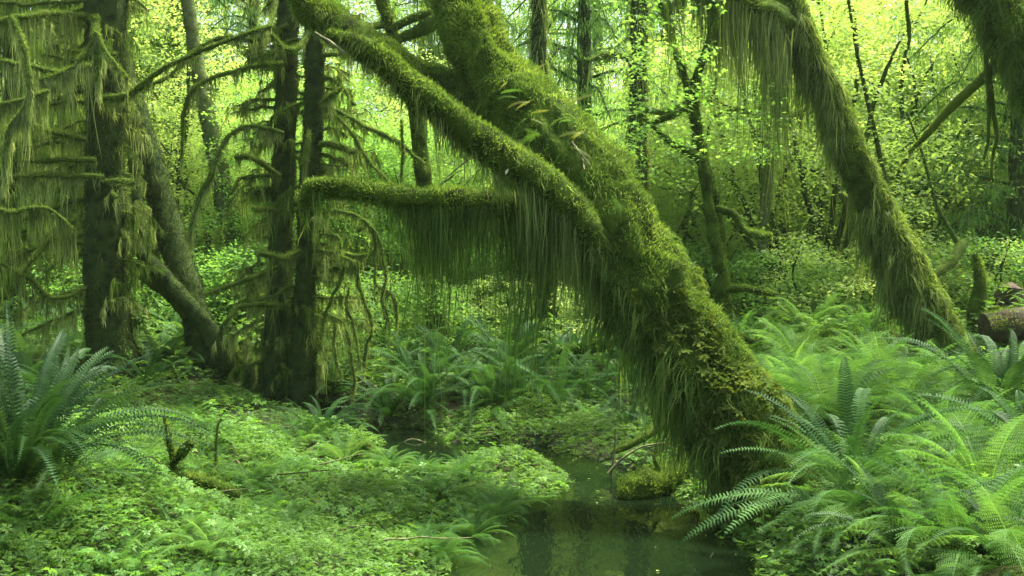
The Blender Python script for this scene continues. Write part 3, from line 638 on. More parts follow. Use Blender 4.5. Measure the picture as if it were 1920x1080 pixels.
# drooping dead branch fan hanging below the horizontal arm
fan = [[(600, 400, 10.8, 7), (650, 395, 10.4, 7), (690, 420, 10.2, 6), (700, 470, 10.1, 5), (705, 530, 10.1, 5), (740, 560, 10.1, 4), (748, 610, 10.1, 2)],
       [(690, 420, 10.2, 5), (715, 450, 10.1, 6), (725, 520, 10.1, 6), (715, 570, 10.1, 4), (730, 620, 10.1, 2)],
       [(600, 440, 10.8, 6), (640, 450, 10.5, 6), (632, 520, 10.4, 7), (615, 590, 10.4, 6), (600, 650, 10.4, 3)],
       [(640, 480, 10.4, 6), (670, 500, 10.3, 7), (680, 560, 10.3, 7), (690, 630, 10.3, 6), (684, 690, 10.3, 2)],
       [(600, 580, 10.7, 5), (640, 600, 10.4, 5), (655, 640, 10.3, 6), (660, 700, 10.3, 4), (662, 735, 10.3, 2)],
       [(655, 540, 10.3, 4), (650, 580, 10.2, 5), (668, 620, 10.2, 6), (675, 680, 10.2, 3)],
       [(600, 470, 10.8, 6), (650, 475, 10.5, 6), (690, 480, 10.3, 5)], [(600, 510, 10.8, 5), (640, 500, 10.5, 5), (670, 505, 10.3, 4)],
       [(625, 600, 10.5, 4), (632, 660, 10.4, 5), (640, 710, 10.4, 2)]]
for q in fan: B(s3, [(*p_[:3], p_[3] * .62) for p_ in q], (.06, .36), 40, 9, 'strand', wob=.07)

# --- left leaning maple in front of / between spruces
lm = Tree('mossy_maple', 'dark curved maple trunk leaning left between the thick spruce and the slim pair', 'tree', ground_pt(405, 735, 11.6))
lm.limb('trunk', [(190, -120, 12.2, 14), (215, 60, 12.2, 16), (245, 180, 12.1, 20), (275, 280, 12, 22), (303, 380, 11.9, 24), (330, 470, 11.8, 25), (360, 570, 11.7, 27), (385, 660, 11.6, 30), (402, 735, 11.6, 38), (406, 780, 11.6, 46)], ('bark', 'mossbark'), fz=2500, sides=28, amp=.14, fur=dict(dens=200, L=(.05, .25), out=.03, t0=0, t1=.6), strand='mossdark')
lm.limb('branch', [(170, 380, 11.7, 9), (235, 442, 11.6, 12), (290, 500, 11.5, 13), (345, 560, 11.4, 15), (390, 620, 11.4, 18), (425, 690, 11.5, 22)], ('bark', 'mossbark'), fz=3000, sides=22, amp=.12, drape=dict(per_m=5, strands=10, L=(.05, .2), spread=.03))
lm.limb('branch', [(232, 485, 11.8, 10), (270, 515, 11.7, 13), (320, 548, 11.6, 16), (365, 600, 11.6, 18)], ('mossdark', 'mossdark'), fz=2500, sides=18)
lm.limb('branch', [(390, 700, 11.3, 6), (340, 705, 11.2, 5), (320, 700, 11.2, 3)], ('mossdark', 'moss'), fz=2500, sides=8)
lm.limb('branch', [(440, 700, 11.5, 15), (455, 685, 11.4, 10), (440, 660, 11.4, 8), (425, 640, 11.3, 5)], ('mossbase', 'moss'), fz=3000, sides=14)
lm.limb('stem', [(458, 640, 11.5, 10), (465, 700, 11.4, 13), (470, 750, 11.4, 18)], ('bark', 'mossdark'), fz=2500, sides=14)

# --- mid distance trunks
def plain_tree(name, label, pts, bm=('palebark', 'mossdark'), group='trunks in the middle distance', limbs=(), **kw):
    b = pts[-1]; T = Tree(name, label, 'tree', ground_pt(b[0], b[1], b[2]), group)
    pts = [(*q[:3], q[3] * .62) for q in pts]
    T.limb('trunk', pts, bm, fz=700, fl=(.02, .06), fw=.014, sides=18, amp=.12, **kw)
    for q, L in limbs: T.limb('branch', q, ('mossdark', 'moss'), fz=900, fl=(.02, .05), fw=.012, sides=9, amp=.2, drape=dict(per_m=9, strands=10, L=L, spread=.04, W=.014))
    return T
plain_tree('alder', 'pale spotted slim trunk leaning left in the bright gap between the left trees', [(330, -160, 16, 18), (360, 60, 16, 20), (385, 200, 16, 24), (410, 320, 16, 27), (435, 430, 16, 28), (455, 540, 16, 30), (470, 660, 16, 34)])
plain_tree('alder', 'thin dark trunk beside the thick spruce at its right edge', [(225, -100, 15, 12), (235, 150, 15, 13), (250, 300, 15, 15), (262, 420, 15, 16), (280, 640, 15, 20)], ('bark', 'mossdark'))
plain_tree('alder', 'distant straight trunk in the top left gap', [(335, -120, 22, 22), (338, 60, 22, 24), (342, 250, 22, 26), (350, 560, 22, 30)], ('palebark', 'mossdark'))
plain_tree('mossy_maple', 'mossy trunk leaning left above the upper branches, top centre left', [(700, -60, 12, 18), (722, 20, 12, 20), (742, 80, 12, 20), (775, 180, 12.2, 22), (800, 400, 12.5, 26), (820, 650, 12.6, 30)], ('mossbase', 'moss'),
  limbs=[([(725, 45, 12, 7), (690, 50, 11.8, 7), (650, 40, 11.6, 5), (630, 20, 11.6, 4)], (.05, .2)), ([(745, 75, 11.9, 7), (790, 55, 11.7, 12), (840, 25, 11.5, 14), (870, 10, 11.5, 10)], (.1, .5)), ([(740, 50, 11.9, 8), (785, 30, 11.7, 9), (810, 22, 11.6, 6)], (.05, .2))])
plain_tree('alder', 'dark straight trunk standing behind the upper end of the big maple', [(1012, -120, 13, 20), (1010, 30, 13, 22), (1012, 200, 13, 24), (1020, 450, 13, 25), (1030, 650, 13, 30)], ('bark', 'mossdark'), fur=dict(dens=300, L=(.1, .4), out=.05, W=.013))
plain_tree('alder', 'thick straight trunk left of the forked maple in the middle distance', [(1200, -120, 14, 24), (1198, 60, 14, 26), (1196, 250, 14, 28), (1196, 420, 14, 30), (1190, 650, 14, 34)], ('bark', 'mossdark'), fur=dict(dens=300, L=(.1, .4), out=.05, W=.013),
  limbs=[([(1200, 120, 13.8, 7), (1150, 100, 13.5, 6), (1100, 115, 13.3, 4)], (.1, .5)), ([(1200, 200, 13.8, 6), (1240, 210, 13.6, 6), (1290, 190, 13.4, 4)], (.1, .4))])
plain_tree('mossy_maple', 'slim forked trunk behind and left of the right leaning maple', [(1490, -80, 14, 9), (1462, 160, 14, 11), (1450, 230, 14, 14), (1442, 310, 14, 16), (1434, 400, 14, 14), (1428, 520, 14, 16), (1425, 640, 14, 20)], ('palebark', 'moss'),
  limbs=[([(1446, 235, 13.9, 7), (1415, 215, 13.8, 7), (1380, 205, 13.7, 5), (1340, 218, 13.7, 3)], (.05, .2)), ([(1450, 235, 13.9, 7), (1480, 225, 13.8, 6), (1500, 210, 13.8, 4)], (.05, .2))])
plain_tree('alder', 'distant trunk seen above the stream ferns below the hanging moss', [(985, 300, 15, 22), (1000, 450, 15, 25), (1015, 560, 15, 27), (1022, 660, 15, 34)], ('bark', 'mossdark'), fur=dict(dens=300, L=(.1, .4), out=.05, W=.013))
plain_tree('alder', 'narrow far trunk left of the long hanging moss', [(880, 350, 18, 12), (884, 500, 18, 14), (890, 640, 18, 18)], ('bark', 'mossdark'))
plain_tree('alder', 'thin dark sapling trunk in the bright thicket left of the upper right trunk', [(1570, -160, 13, 4), (1600, 60, 13, 4), (1625, 180, 13, 6), (1645, 270, 13, 7), (1665, 390, 13, 8), (1670, 640, 13, 10)], ('bark', 'mossdark'))
plain_tree('alder', 'thin curving sapling in the yellow leaves right of the right leaning maple', [(1700, 210, 12.5, 3), (1730, 290, 12.5, 4), (1755, 380, 12.4, 5), (1795, 455, 12.3, 8)], ('mossdark', 'moss'),
  limbs=[([(1808, 455, 12.2, 9), (1785, 490, 12, 11), (1750, 520, 11.9, 6)], (.05, .2))])
plain_tree('alder', 'straight far trunk in the bright foliage at the right edge', [(1820, -60, 20, 16), (1822, 200, 20, 18), (1830, 560, 20, 24)], ('palebark', 'mossdark'))
# moss-cloaked stubs near the right edge
st = Tree('mossy_stump', 'pointed mossy stump standing right of the right leaning maple base', 'stump', ground_pt(1845, 640, 11.4))
st.limb('stem', [(1828, 475, 11.4, 5), (1838, 530, 11.4, 10), (1832, 590, 11.4, 18), (1842, 650, 11.4, 30)], ('mossbase', 'moss'), fz=3500, sides=16, amp=.3, drape=dict(per_m=14, strands=16, L=(.1, .3), spread=.04))
st.limb('stem', [(1862, 575, 11.3, 8), (1870, 610, 11.3, 16), (1868, 650, 11.3, 22)], ('mossbase', 'moss'), fz=3500, sides=14, amp=.3)

# --- logs, stubs and sticks
def log(name, label, cat, pts, m, fz, drape=None, **kw):
    P = [(*at(p[0], p[1], p[2]), p[3] * p[2] / F) for p in pts]; tb = Tube(P, kw.get('sides', 24), amp=kw.get('amp', .15), freq=kw.get('freq', 5), seed=len(label), wob=kw.get('wob', 0))
    ch = tb.chunk(0)
    if fz: ch.append((*fuzz(tb, fz, kw.get('fl', (.015, .04)), .007, .5, keep=lambda N, t: N[:, 2] > -.3), 1))
    if drape: ch.append((*curtain(tb, **drape), 1))
    return tag(obj(name, ch, [M[m[0]], M[m[1]]], None, P[0][:3]), label, cat)
log('fallen_log', 'mossy rotten log end jutting over the creek below the hanging moss', 'log', [(1160, 924, 7.4, 12), (1172, 922, 7.4, 22), (1205, 914, 7.45, 27), (1250, 898, 7.6, 28), (1320, 868, 7.8, 28), (1400, 840, 8.0, 28)], ('mossbase', 'moss'), 7000, dict(per_m=8, strands=12, L=(.05, .2), spread=.03), amp=.22)
log('broken_branch', 'upright mossy snag standing on the log by the creek', 'branch', [(1238, 885, 7.5, 6), (1229, 866, 7.5, 5), (1223, 850, 7.5, 2)], ('mossdark', 'moss'), 3000, sides=10)
log('fallen_branch', 'mossy branch slanting down to the creekside log', 'branch', [(1145, 850, 8.3, 5), (1190, 830, 8.3, 8), (1240, 800, 8.4, 9), (1290, 780, 8.5, 7)], ('mossdark', 'moss'), 3500, sides=10)
log('bare_twig', 'bare upright forked twig beside the creek', 'twig', [(1145, 905, 8, 2.5), (1150, 860, 8, 2.2), (1156, 805, 8, 1.2)], ('wood', 'moss'), 0, sides=6, wob=.02)
log('bare_twig', 'bare pale twig curving right above the creekside log', 'twig', [(1140, 888, 7.9, 2.8), (1165, 862, 7.9, 2.5), (1200, 838, 7.9, 2), (1245, 832, 7.9, 1.2)], ('wood', 'moss'), 0, sides=6, wob=.02)
log('floating_stick', 'pale stick floating in the creek left of the log', 'stick', [(1040, 983, 7.35, 3), (1080, 975, 7.4, 4), (1132, 966, 7.45, 2.5)], ('wood', 'moss'), 0, sides=6, wob=.02)
log('floating_stick', 'thin stick lying from the plants into the creek', 'stick', [(1058, 932, 7.6, 1.6), (1095, 952, 7.4, 2.2), (1130, 966, 7.2, 1.8)], ('wood', 'moss'), 0, sides=6, wob=.02)
log('floating_stick', 'dark stick floating in the water below the log', 'stick', [(1160, 976, 7.15, 2), (1200, 982, 7.15, 2.5), (1238, 975, 7.2, 2)], ('darkwood', 'moss'), 1500, sides=6)
log('bare_twig', 'short bare twig poking from the water at the bottom edge', 'twig', [(1322, 1066, 5.9, 2), (1332, 1045, 5.9, 1.5), (1338, 1036, 5.9, 1)], ('wood', 'moss'), 0, sides=6)
log('forked_stub', 'small forked mossy stub standing in the green ground cover at left', 'stub', [(308, 780, 6.8, 3), (316, 820, 6.8, 5), (324, 865, 6.8, 7), (322, 905, 6.8, 9)], ('mossbase', 'moss'), 6000, sides=12, amp=.25)
bpy.context.view_layer.update()
stub = [o for o in COL.objects if o.name == 'forked_stub'][0]
P = [(*at(p[0], p[1], p[2]), p[3] * p[2] / F) for p in [(322, 872, 6.8, 6), (336, 856, 6.75, 8), (354, 834, 6.7, 9), (361, 826, 6.7, 5)]]
tb = Tube(P, 12, amp=.3, freq=8, seed=4); obj('fork', tb.chunk(0) + [(*fuzz(tb, 6000), 1)], [M['mossbase'], M['moss']], stub, stub.location)
log('dead_frond_stub', 'small curled brown stub in the ground cover right of the forked one', 'stub', [(416, 785, 7.2, 1.5), (408, 800, 7.2, 2.2), (405, 840, 7.2, 3), (404, 880, 7.2, 3)], ('mossdark', 'mossdark'), 3000, sides=8)
log('fallen_log', 'low mossy log half hidden in the ground cover beyond the forked stub', 'log', [(330, 892, 6.75, 13), (385, 905, 6.6, 14), (445, 930, 6.5, 10)], ('mossbase', 'moss'), 5000, sides=14)
log('mossy_root', 'dark hollow mossy root at the edge of the still pool', 'root', [(700, 872, 8.6, 7), (698, 850, 8.7, 11), (682, 838, 8.8, 12), (640, 850, 9.0, 8)], ('mossdark', 'moss'), 4500, sides=16, amp=.25)
log('fallen_log', 'reddish brown fallen log at the right edge under dark shade', 'log', [(1846, 612, 10.9, 26), (1900, 608, 10.9, 30), (2010, 604, 11.0, 32)], ('darkwood', 'moss'), 2600, sides=28)
log('rotten_stump', 'dark hollow stump above the brown log at the right edge', 'stump', [(1892, 640, 11.8, 34), (1892, 580, 11.8, 30), (1896, 540, 11.8, 20)], ('darkwood', 'mossdark'), 1200, sides=24, amp=.3)
log('fallen_log', 'mossy fallen trunk slanting above the creek ferns in the centre', 'log', [(1010, 672, 11.8, 12), (1060, 660, 11.6, 13), (1120, 648, 11.4, 14), (1180, 640, 11.3, 12)], ('mossbase', 'moss'), 3000, dict(per_m=14, strands=14, L=(.1, .4), spread=.03), sides=14)
log('fallen_branch', 'thin mossy stem leaning across the dark far bank right of the stream ferns', 'branch', [(985, 780, 10.2, 5), (1040, 800, 10.2, 6), (1110, 835, 10.2, 6), (1150, 850, 10.1, 4)], ('mossdark', 'moss'), 3000, sides=8)
log('fallen_stick', 'small bare stick lying in the plants by the stream mouth', 'stick', [(862, 875, 8.6, 2), (880, 888, 8.5, 2.4), (896, 905, 8.4, 1.5)], ('wood', 'moss'), 0, sides=6)
log('fallen_branch', 'thin curved twig over the dark inlet of the stream', 'branch', [(745, 838, 9.6, 1), (775, 826, 9.6, 1.6), (815, 842, 9.5, 1.2)], ('wood', 'moss'), 0, sides=6, wob=.02)
for px, py, Yd, lab in ((1342, 520, 9.85, 'pale dead leaf caught on the forked maple stem'), (1664, 405, 10.1, 'white dead leaf caught in the moss of the right leaning maple'), (948, 328, 6.5, 'tiny pale leaf fallen on the long mossy branch')):
    v, f = scatter(LEAF[0], LEAF[1], np.array([at(px, py, Yd)]), np.array([.4]), np.array([1.2]), np.array([.5]), [.05])
    tag(obj('dead_leaf', [(v, f, 0)], M['whiteleaf'], None, at(px, py, Yd)), lab, 'leaf')
#@NEXT

# ------------------------------------------------------------------ near ferns with their own fronds
FERNS = [  # kind, px, py(unused), depth, size, label, n, low, seed
 ('sword', 30, 900, 5.6, 1.3, 'big dark green sword fern with upright fronds at the left edge', 60, .30, 3),
 ('sword', 110, 900, 5.7, .7, 'low dark fern with drooping fronds at the foot of the big left fern', 18, 1.0, 4),
 ('lady', 60, 1010, 5.2, .55, 'small light green fern in the bottom left corner', 16, 1.0, 5),
 ('lady', 330, 1040, 5.5, .42, 'small pale fern in the ground cover at the bottom left', 12, 1.0, 6),
 ('sword', 1600, 900, 6.0, 1.15, 'large spreading sword fern overhanging the creek at right', 34, 1.0, 7),
 ('lady', 1640, 900, 5.6, .85, 'lighter green fern in front of the large creekside fern', 22, 1.0, 8),
 ('sword', 1700, 980, 5.0, .75, 'dark drooping fern low on the right bank', 20, 1.0, 9),
 ('lady', 1850, 960, 5.6, .95, 'light green feathery fern at the right edge', 26, .95, 10),
 ('sword', 1900, 1060, 4.6, .70, 'dark fern with long fronds in the bottom right corner', 18, 1.0, 12),
 ('lady', 1560, 780, 7.6, 1.05, 'tall feathery fern behind the large creekside fern', 30, .75, 13),
 ('lady', 1680, 760, 8.3, 1.10, 'feathery fern in front of the right leaning maple', 28, .8, 14),
 ('sword', 1870, 740, 8.0, 1.20, 'upright sword fern with arching fronds right of the right leaning maple', 32, .75, 15),
 ('lady', 1780, 850, 6.9, .95, 'light green fern between the upright fern and the bottom right ferns', 26, .9, 16),
 ('lady', 1500, 700, 9.2, .95, 'pale feathery fern behind the base of the big maple', 26, .8, 17),
 ('sword', 600, 780, 9.4, .70, 'dark fern at the foot of the close pair of spruces', 22, .9, 18),
 ('lady', 650, 850, 8.7, .55, 'fern beside the dark root at the pool', 18, 1.0, 19),
 ('lady', 560, 800, 9.0, .45, 'small light fern left of the pool', 14, 1.0, 20),
 ('sword', 1235, 800, 9.0, .60, 'fern with pale fronds behind the creekside log', 18, 1.0, 21),
 ('sword', 1180, 760, 9.6, .70, 'dark fern hanging on the bank behind the bare twigs', 20, 1.0, 22),
 ('lady', 470, 900, 7.2, .36, 'small fern in the middle of the ground cover', 12, 1.0, 23),
 ('lady', 200, 980, 6.0, .42, 'small light fern below the big left fern', 12, 1.0, 24),
 ('lady', 1740, 1040, 4.7, .5, 'small light fern among the low leaves at the bottom right', 14, 1.0, 25),
 ('sword', 1960, 870, 6.0, 1.0, 'fern cut by the right edge above the bottom right corner', 24, .9, 26),
 ('lady', 1810, 960, 4.9, .82, 'light fern in the bottom right corner, left of the long dark fronds', 24, 1.0, 28),
 ('lady', 1930, 1000, 4.7, .8, 'broad light fern cut by the lower right edge', 22, .95, 29),
 ('sword', 1560, 960, 5.5, .62, 'small dark fern hanging over the right edge of the pool', 20, 1.0, 30),
 ('lady', 1400, 960, 6.9, .5, 'small fern half hidden under the long moss at the pool edge', 16, 1.0, 31),
 ('sword', -40, 800, 7.0, 1.15, 'dark tall fern cut by the left edge', 30, .8, 27),
]
for kd, px, py, Yd, s, lab, n, low, sd_ in FERNS:
    fern(kd, px, py, Yd, s * .92, lab, int(n * 1.3), low, sd_, lean={3: (-0.1, .36), 27: (0, .2), 7: (3.3, .12)}.get(sd_), wid={3: .62, 27: .7, 15: .8, 7: .9}.get(sd_, 1.0), mt_={3: 'sworddark', 4: 'sworddark', 27: 'sworddark', 9: 'sworddark'}.get(sd_))

# farther ferns: one mesh each, from shared shapes
FM = {k: [fern_mesh(k, n, low, 40 + j) for j, (n, low) in enumerate(((22, 1.0), (26, .8), (18, 1.0)))] for k in ('sword', 'lady')}
def far_ferns(spots, label, group):
    for k, (kd, px, Yd, s) in enumerate(spots):
        p = at(px, 600, Yd); me = FM[kd][k % 3]
        o = bpy.data.objects.new(kd + '_fern', me); COL.objects.link(o)
        o.location = (p[0], Yd, float(H(p[0], Yd)) - .01); o.rotation_euler = (0, 0, k * 1.7); o.scale = (s, s, s * (0.95 + .1 * (k % 2)))
        tag(o, label, 'fern', group)
far_ferns([('sword', 730, 10.6, .95), ('sword', 800, 10.5, 1.0), ('sword', 865, 10.8, .9), ('sword', 920, 10.5, 1.05), ('sword', 985, 10.6, 1.1), ('sword', 1050, 10.5, .95), ('sword', 1110, 10.7, .9), ('sword', 950, 11.3, 1.1), ('sword', 1020, 11.5, 1.1), ('sword', 840, 11.4, 1.0), ('sword', 1080, 11.6, 1.0), ('sword', 1180, 10.9, .9), ('sword', 760, 11.5, .9)],
    'dark sword fern drooping over the far bank of the stream', 'ferns along the dark far bank')
far_ferns([('sword', 300, 11.6, .9), ('sword', 350, 12.2, .8), ('sword', 270, 10.9, .8), ('sword', 440, 11.0, .5), ('sword', 120, 9.8, 1.0), ('sword', 60, 10.5, 1.0), ('sword', 20, 9.0, 1.0), ('sword', 150, 11.8, 1.0), ('sword', -30, 11.5, 1.1), ('sword', 100, 12.6, 1.1), ('sword', 620, 11.2, .7)],
    'dark fern in the shade around the left spruce and maple trunks', 'ferns around the left trunks')
far_ferns([('lady', 1420, 10.2, .9), ('lady', 1500, 10.6, .95), ('lady', 1580, 9.9, .95), ('lady', 1640, 9.4, .9), ('lady', 1460, 9.4, .8), ('lady', 1720, 10.0, .7), ('sword', 1840, 9.6, .62), ('sword', 1900, 9.2, .66), ('sword', 1950, 8.8, .8), ('lady', 1800, 9.0, .9), ('lady', 1560, 8.6, .9), ('lady', 1400, 11.3, .9), ('lady', 1620, 11.6, .9), ('lady', 1520, 11.8, 1.0)],
    'light green feathery fern on the slope around the right leaning maple', 'ferns on the right slope')

_r = np.random.default_rng(5)
for k in range(95):
    px, Yd = _r.uniform(-20, 1000), _r.uniform(5.0, 10.5); p = at(px, 700, Yd)
    if creek_s(p[0], Yd) < .22: continue
    o = bpy.data.objects.new('lady_fern', FM['lady'][k % 3]); COL.objects.link(o); s_ = _r.uniform(.18, .44)
    o.location = (p[0], Yd, float(H(p[0], Yd)) + .02); o.rotation_euler = (0, 0, k * 1.3); o.scale = (s_, s_, s_ * .9)
    tag(o, 'tiny feathery fern growing through the low ground cover', 'fern', 'tiny ferns in the ground cover')
# ------------------------------------------------------------------ ground cover
def cover_points(n, y0, y1, dens_fn=None, pad=.03, xlim=None):
    y = rng.uniform(y0, y1, n) ; x = rng.uniform(-1, 1, n) * (y * .56 + .3)
    if xlim: k = (x > xlim[0]) & (x < xlim[1]); x, y = x[k], y[k]
    P = np.stack([x, y, 0 * x], 1); s = creek_s(x, y) + .10 * fbm(P * 2.2, 5, 2)
    k = s > pad; return x[k], y[k], s[k]
TW = np.array([[0, -.012, 0], [.5, -.010, .0], [1, 0, 0], [.5, .010, 0]]), np.array([[0, 1, 2, 3]])
def cover(n, y0, y1, size, hgt, tmpl, seedn, xlim=None, thr=-.6, pad=.03):
    x, y, s = cover_points(n, y0, y1, xlim=xlim, pad=pad); P = np.stack([x, y, 0 * x], 1)
    nz = fbm(P * 1.7, seedn, 3); k = nz > thr; x, y, s, nz, P = x[k], y[k], s[k], nz[k], P[k]
    h = (hgt[0] + (hgt[1] - hgt[0]) * rng.uniform(0, 1, len(x)) ** .7) * (.7 + .5 * np.clip(nz, -.5, 1)) * sm(s, -.05, .75) + .012
    h *= 1 + .6 * vnoise(P * 6, 77)
    pos = np.stack([x, y, H(x, y) + np.abs(h)], 1)
    az = rng.uniform(0, 6.28, len(x)); til = rng.normal(size=len(x)) * .35 + .1
    return scatter(tmpl[0], tmpl[1], pos, az, til, rng.normal(size=len(x)) * .3, rng.uniform(.6, 1.3, len(x)) * size)
ch = [(*cover(95000, 4.2, 7.5, .042, (.02, .15), SPRIG, 30, xlim=(-9, 1.6)), 0), (*cover(85000, 7.0, 12.5, .058, (.03, .17), SPRIG, 31), 0), (*cover(26000, 11, 22, .15, (.05, .45), SPRIG, 32), 0),
      (*cover(9000, 4.2, 7.5, .09, (.02, .2), SPRIG, 36, xlim=(1.0, 9)), 0)]
tag(obj('ground_cover', ch, M['cover'], None, (0, 0, 0)), 'low feathery green plants carpeting the forest floor', 'ground cover', kind='stuff')
ch = [(*cover(26000, 4.2, 11.5, .035, (.03, .19), HERB, 33, thr=.0), 0), (*cover(12000, 4.2, 12, .045, (.0, .10), HERB, 34, thr=-.2, pad=-.12), 0)]
tag(obj('streamside_herbs', ch, M['herb'], None, (0, 0, 0)), 'bright small leaved herbs growing thickly along the creek', 'herbs', kind='stuff')
# leafy cover on the right bank at the bottom and beneath the hanging moss
x = rng.uniform(1.15, 3.4, 4200); y = rng.uniform(4.0, 6.6, 4200); k = creek_s(x, y) > .02; x, y = x[k], y[k]
pos = np.stack([x, y, H(x, y) + rng.uniform(.02, .16, len(x))], 1)
v, f = scatter(MAPLE[0], MAPLE[1], pos, rng.uniform(0, 6.28, len(x)), rng.normal(size=len(x)) * .4, rng.normal(size=len(x)) * .4, rng.uniform(.03, .07, len(x)))
tag(obj('bank_leaves', [(v, f, 0)], M['leafgreen'], None, (0, 0, 0)), 'small lobed leaves covering the right bank under the ferns', 'ground cover', kind='stuff')
x = rng.uniform(-4, 2.2, 900); y = rng.uniform(4.3, 11, 900); k = creek_s(x, y) > .1; x, y = x[k], y[k]
v, f = scatter(LEAF[0], LEAF[1], np.stack([x, y, H(x, y) + rng.uniform(.03, .13, len(x))], 1), rng.uniform(0, 6.28, len(x)), rng.normal(size=len(x)) * .4, rng.normal(size=len(x)) * .4, rng.uniform(.02, .06, len(x)))
tag(obj('dead_leaf_litter', [(v, f, 0)], M['oldfrond'], None, (0, 0, 0)), 'small dead brown leaves lying on the green ground cover', 'leaf litter', kind='stuff')
for k in range(26):
    px, Yd = [(rng.uniform(100, 1150), rng.uniform(5.2, 9.5)), (rng.uniform(1350, 1800), rng.uniform(4.8, 6.5))][k % 6 == 5]
    p = at(px, 700, Yd); L = rng.uniform(.15, .6); a = rng.uniform(0, 3.14); z = float(H(p[0], Yd)) + rng.uniform(.09, .14)
    if creek_s(p[0], Yd) < .45: continue
    tb = Tube([(p[0], Yd, z, .006), (p[0] + math.cos(a) * L / 2, Yd + math.sin(a) * L / 2, z + rng.uniform(-.02, .05), .005), (p[0] + math.cos(a) * L, Yd + math.sin(a) * L, z + rng.uniform(-.02, .08), .003)], 6, step=.03, amp=.3, freq=20, seed=k, wob=.05)
    tag(obj('fallen_twig', tb.chunk(0), M['wood' if k % 3 else 'darkwood'], None, (p[0], Yd, z)), 'small dead twig lying on the low green plants', 'twig', 'dead twigs on the ground cover')
# litter of tiny leaves floating by the banks
x = rng.uniform(-2, 2, 380); y = rng.uniform(4.2, 10, 380); s = creek_s(x, y); k = (s < .05) & (fbm(np.stack([x, y, 0 * x], 1) * 3, 12, 2) > .45 - .5 * (s > -.12)); x, y = x[k], y[k]
v, f = scatter(LEAF[0], LEAF[1], np.stack([x, y, np.full(len(x), .006)], 1), rng.uniform(0, 6.28, len(x)), x * 0, x * 0, rng.uniform(.012, .035, len(x)))
tag(obj('floating_leaf_litter', [(v, f, 0)], M['leafyellow'], None, (0, 0, 0)), 'tiny leaves floating on the creek near its edges', 'leaf litter', kind='stuff')

# ------------------------------------------------------------------ shrubs and trees of the background
def shrub_proto(kind, h, rad, nspray, per, sprad, ls, mt_, seed, stems=7, low=.15, tmpl=LEAF):
    global rng
    keep = rng; rng = np.random.default_rng(seed)
    a = rng.uniform(0, 6.28, nspray); z = low * h + (1 - low) * h * rng.uniform(0, 1, nspray) ** .85
    rr = rad * np.sqrt(rng.uniform(.08, 1, nspray)) * np.clip(1.15 - .55 * (z / h) ** 2, .3, 1)
    P = np.stack([np.cos(a) * rr, np.sin(a) * rr, z], 1)
    v, f = leaf_sprays(P, sprad, per, ls, tmpl)
    leafme = meshdata('foliage', [(v, f, 0)]); leafme.materials.append(M[mt_])
    ch = []
    for k in range(stems):
        q = P[rng.integers(0, nspray)]; b = np.array([rng.normal() * .08 * rad, rng.normal() * .08 * rad, -.15]); mid = (b + q) / 2 + np.array([0, 0, .12 * h]) + rng.normal(size=3) * .08 * h
        tb = Tube([(*b, .012 + .006 * h), (*mid, .01 + .004 * h), (*q, .006)], 7, step=.12, amp=.2, seed=seed + k, wob=.05); ch += tb.chunk(0)
    stm = meshdata('stem', ch); stm.materials.append(M['bark'])
    rng = keep
    return leafme, stm
PR = {
 'low_y': shrub_proto('s', 1.5, 1.1, 60, 55, .32, .075, 'leafyellow', 201),
 'low_g': shrub_proto('s', 1.4, 1.1, 60, 55, .32, .07, 'leafgreen', 202),
 'mid_y': shrub_proto('s', 4.2, 1.7, 120, 115, .45, .064, 'leafyellow', 203, 9),
 'mid_g': shrub_proto('s', 4.0, 1.7, 120, 115, .45, .064, 'leafgreen', 204, 9),
 'mid_y2': shrub_proto('s', 5.5, 2.0, 150, 120, .5, .072, 'leafyellow', 205, 9, .05),
}
def tall_proto(h, rad, ns, per, sprad, ls, mt_, seed, low, tr=.28, bm='bark'):
    lf, _ = shrub_proto('t', h, rad, ns, per, sprad, ls, mt_, seed, 1, low)
    tb = Tube([(0, 0, -.3, tr * 1.2), (.1, .05, h * .3, tr), (-.1, .1, h * .6, tr * .75), (0, 0, h * .98, tr * .3)], 14, step=.3, amp=.15, freq=2, seed=seed)
    ch = tb.chunk(0); r = np.random.default_rng(seed)
    for k in range(16):
        z = h * (low + (1 - low) * k / 16); a = r.uniform(0, 6.28); L = rad * r.uniform(.5, .9)
        t2 = Tube([(0, 0, z, tr * .3), (math.cos(a) * L * .5, math.sin(a) * L * .5, z + .3, tr * .2), (math.cos(a) * L, math.sin(a) * L, z + r.uniform(-.6, .6), .02)], 7, step=.3, amp=.2, seed=k); ch += t2.chunk(0)
    t_ = meshdata('trunk', ch); t_.materials.append(M[bm]); return lf, t_
PR['tall_y'] = tall_proto(15, 4.0, 170, 90, 1.0, .13, 'leafyellow', 211, .04, .13, 'palebark')
PR['tall_g'] = tall_proto(16, 4.0, 170, 90, 1.0, .13, 'leafgreen', 212, .06, .15, 'palebark')
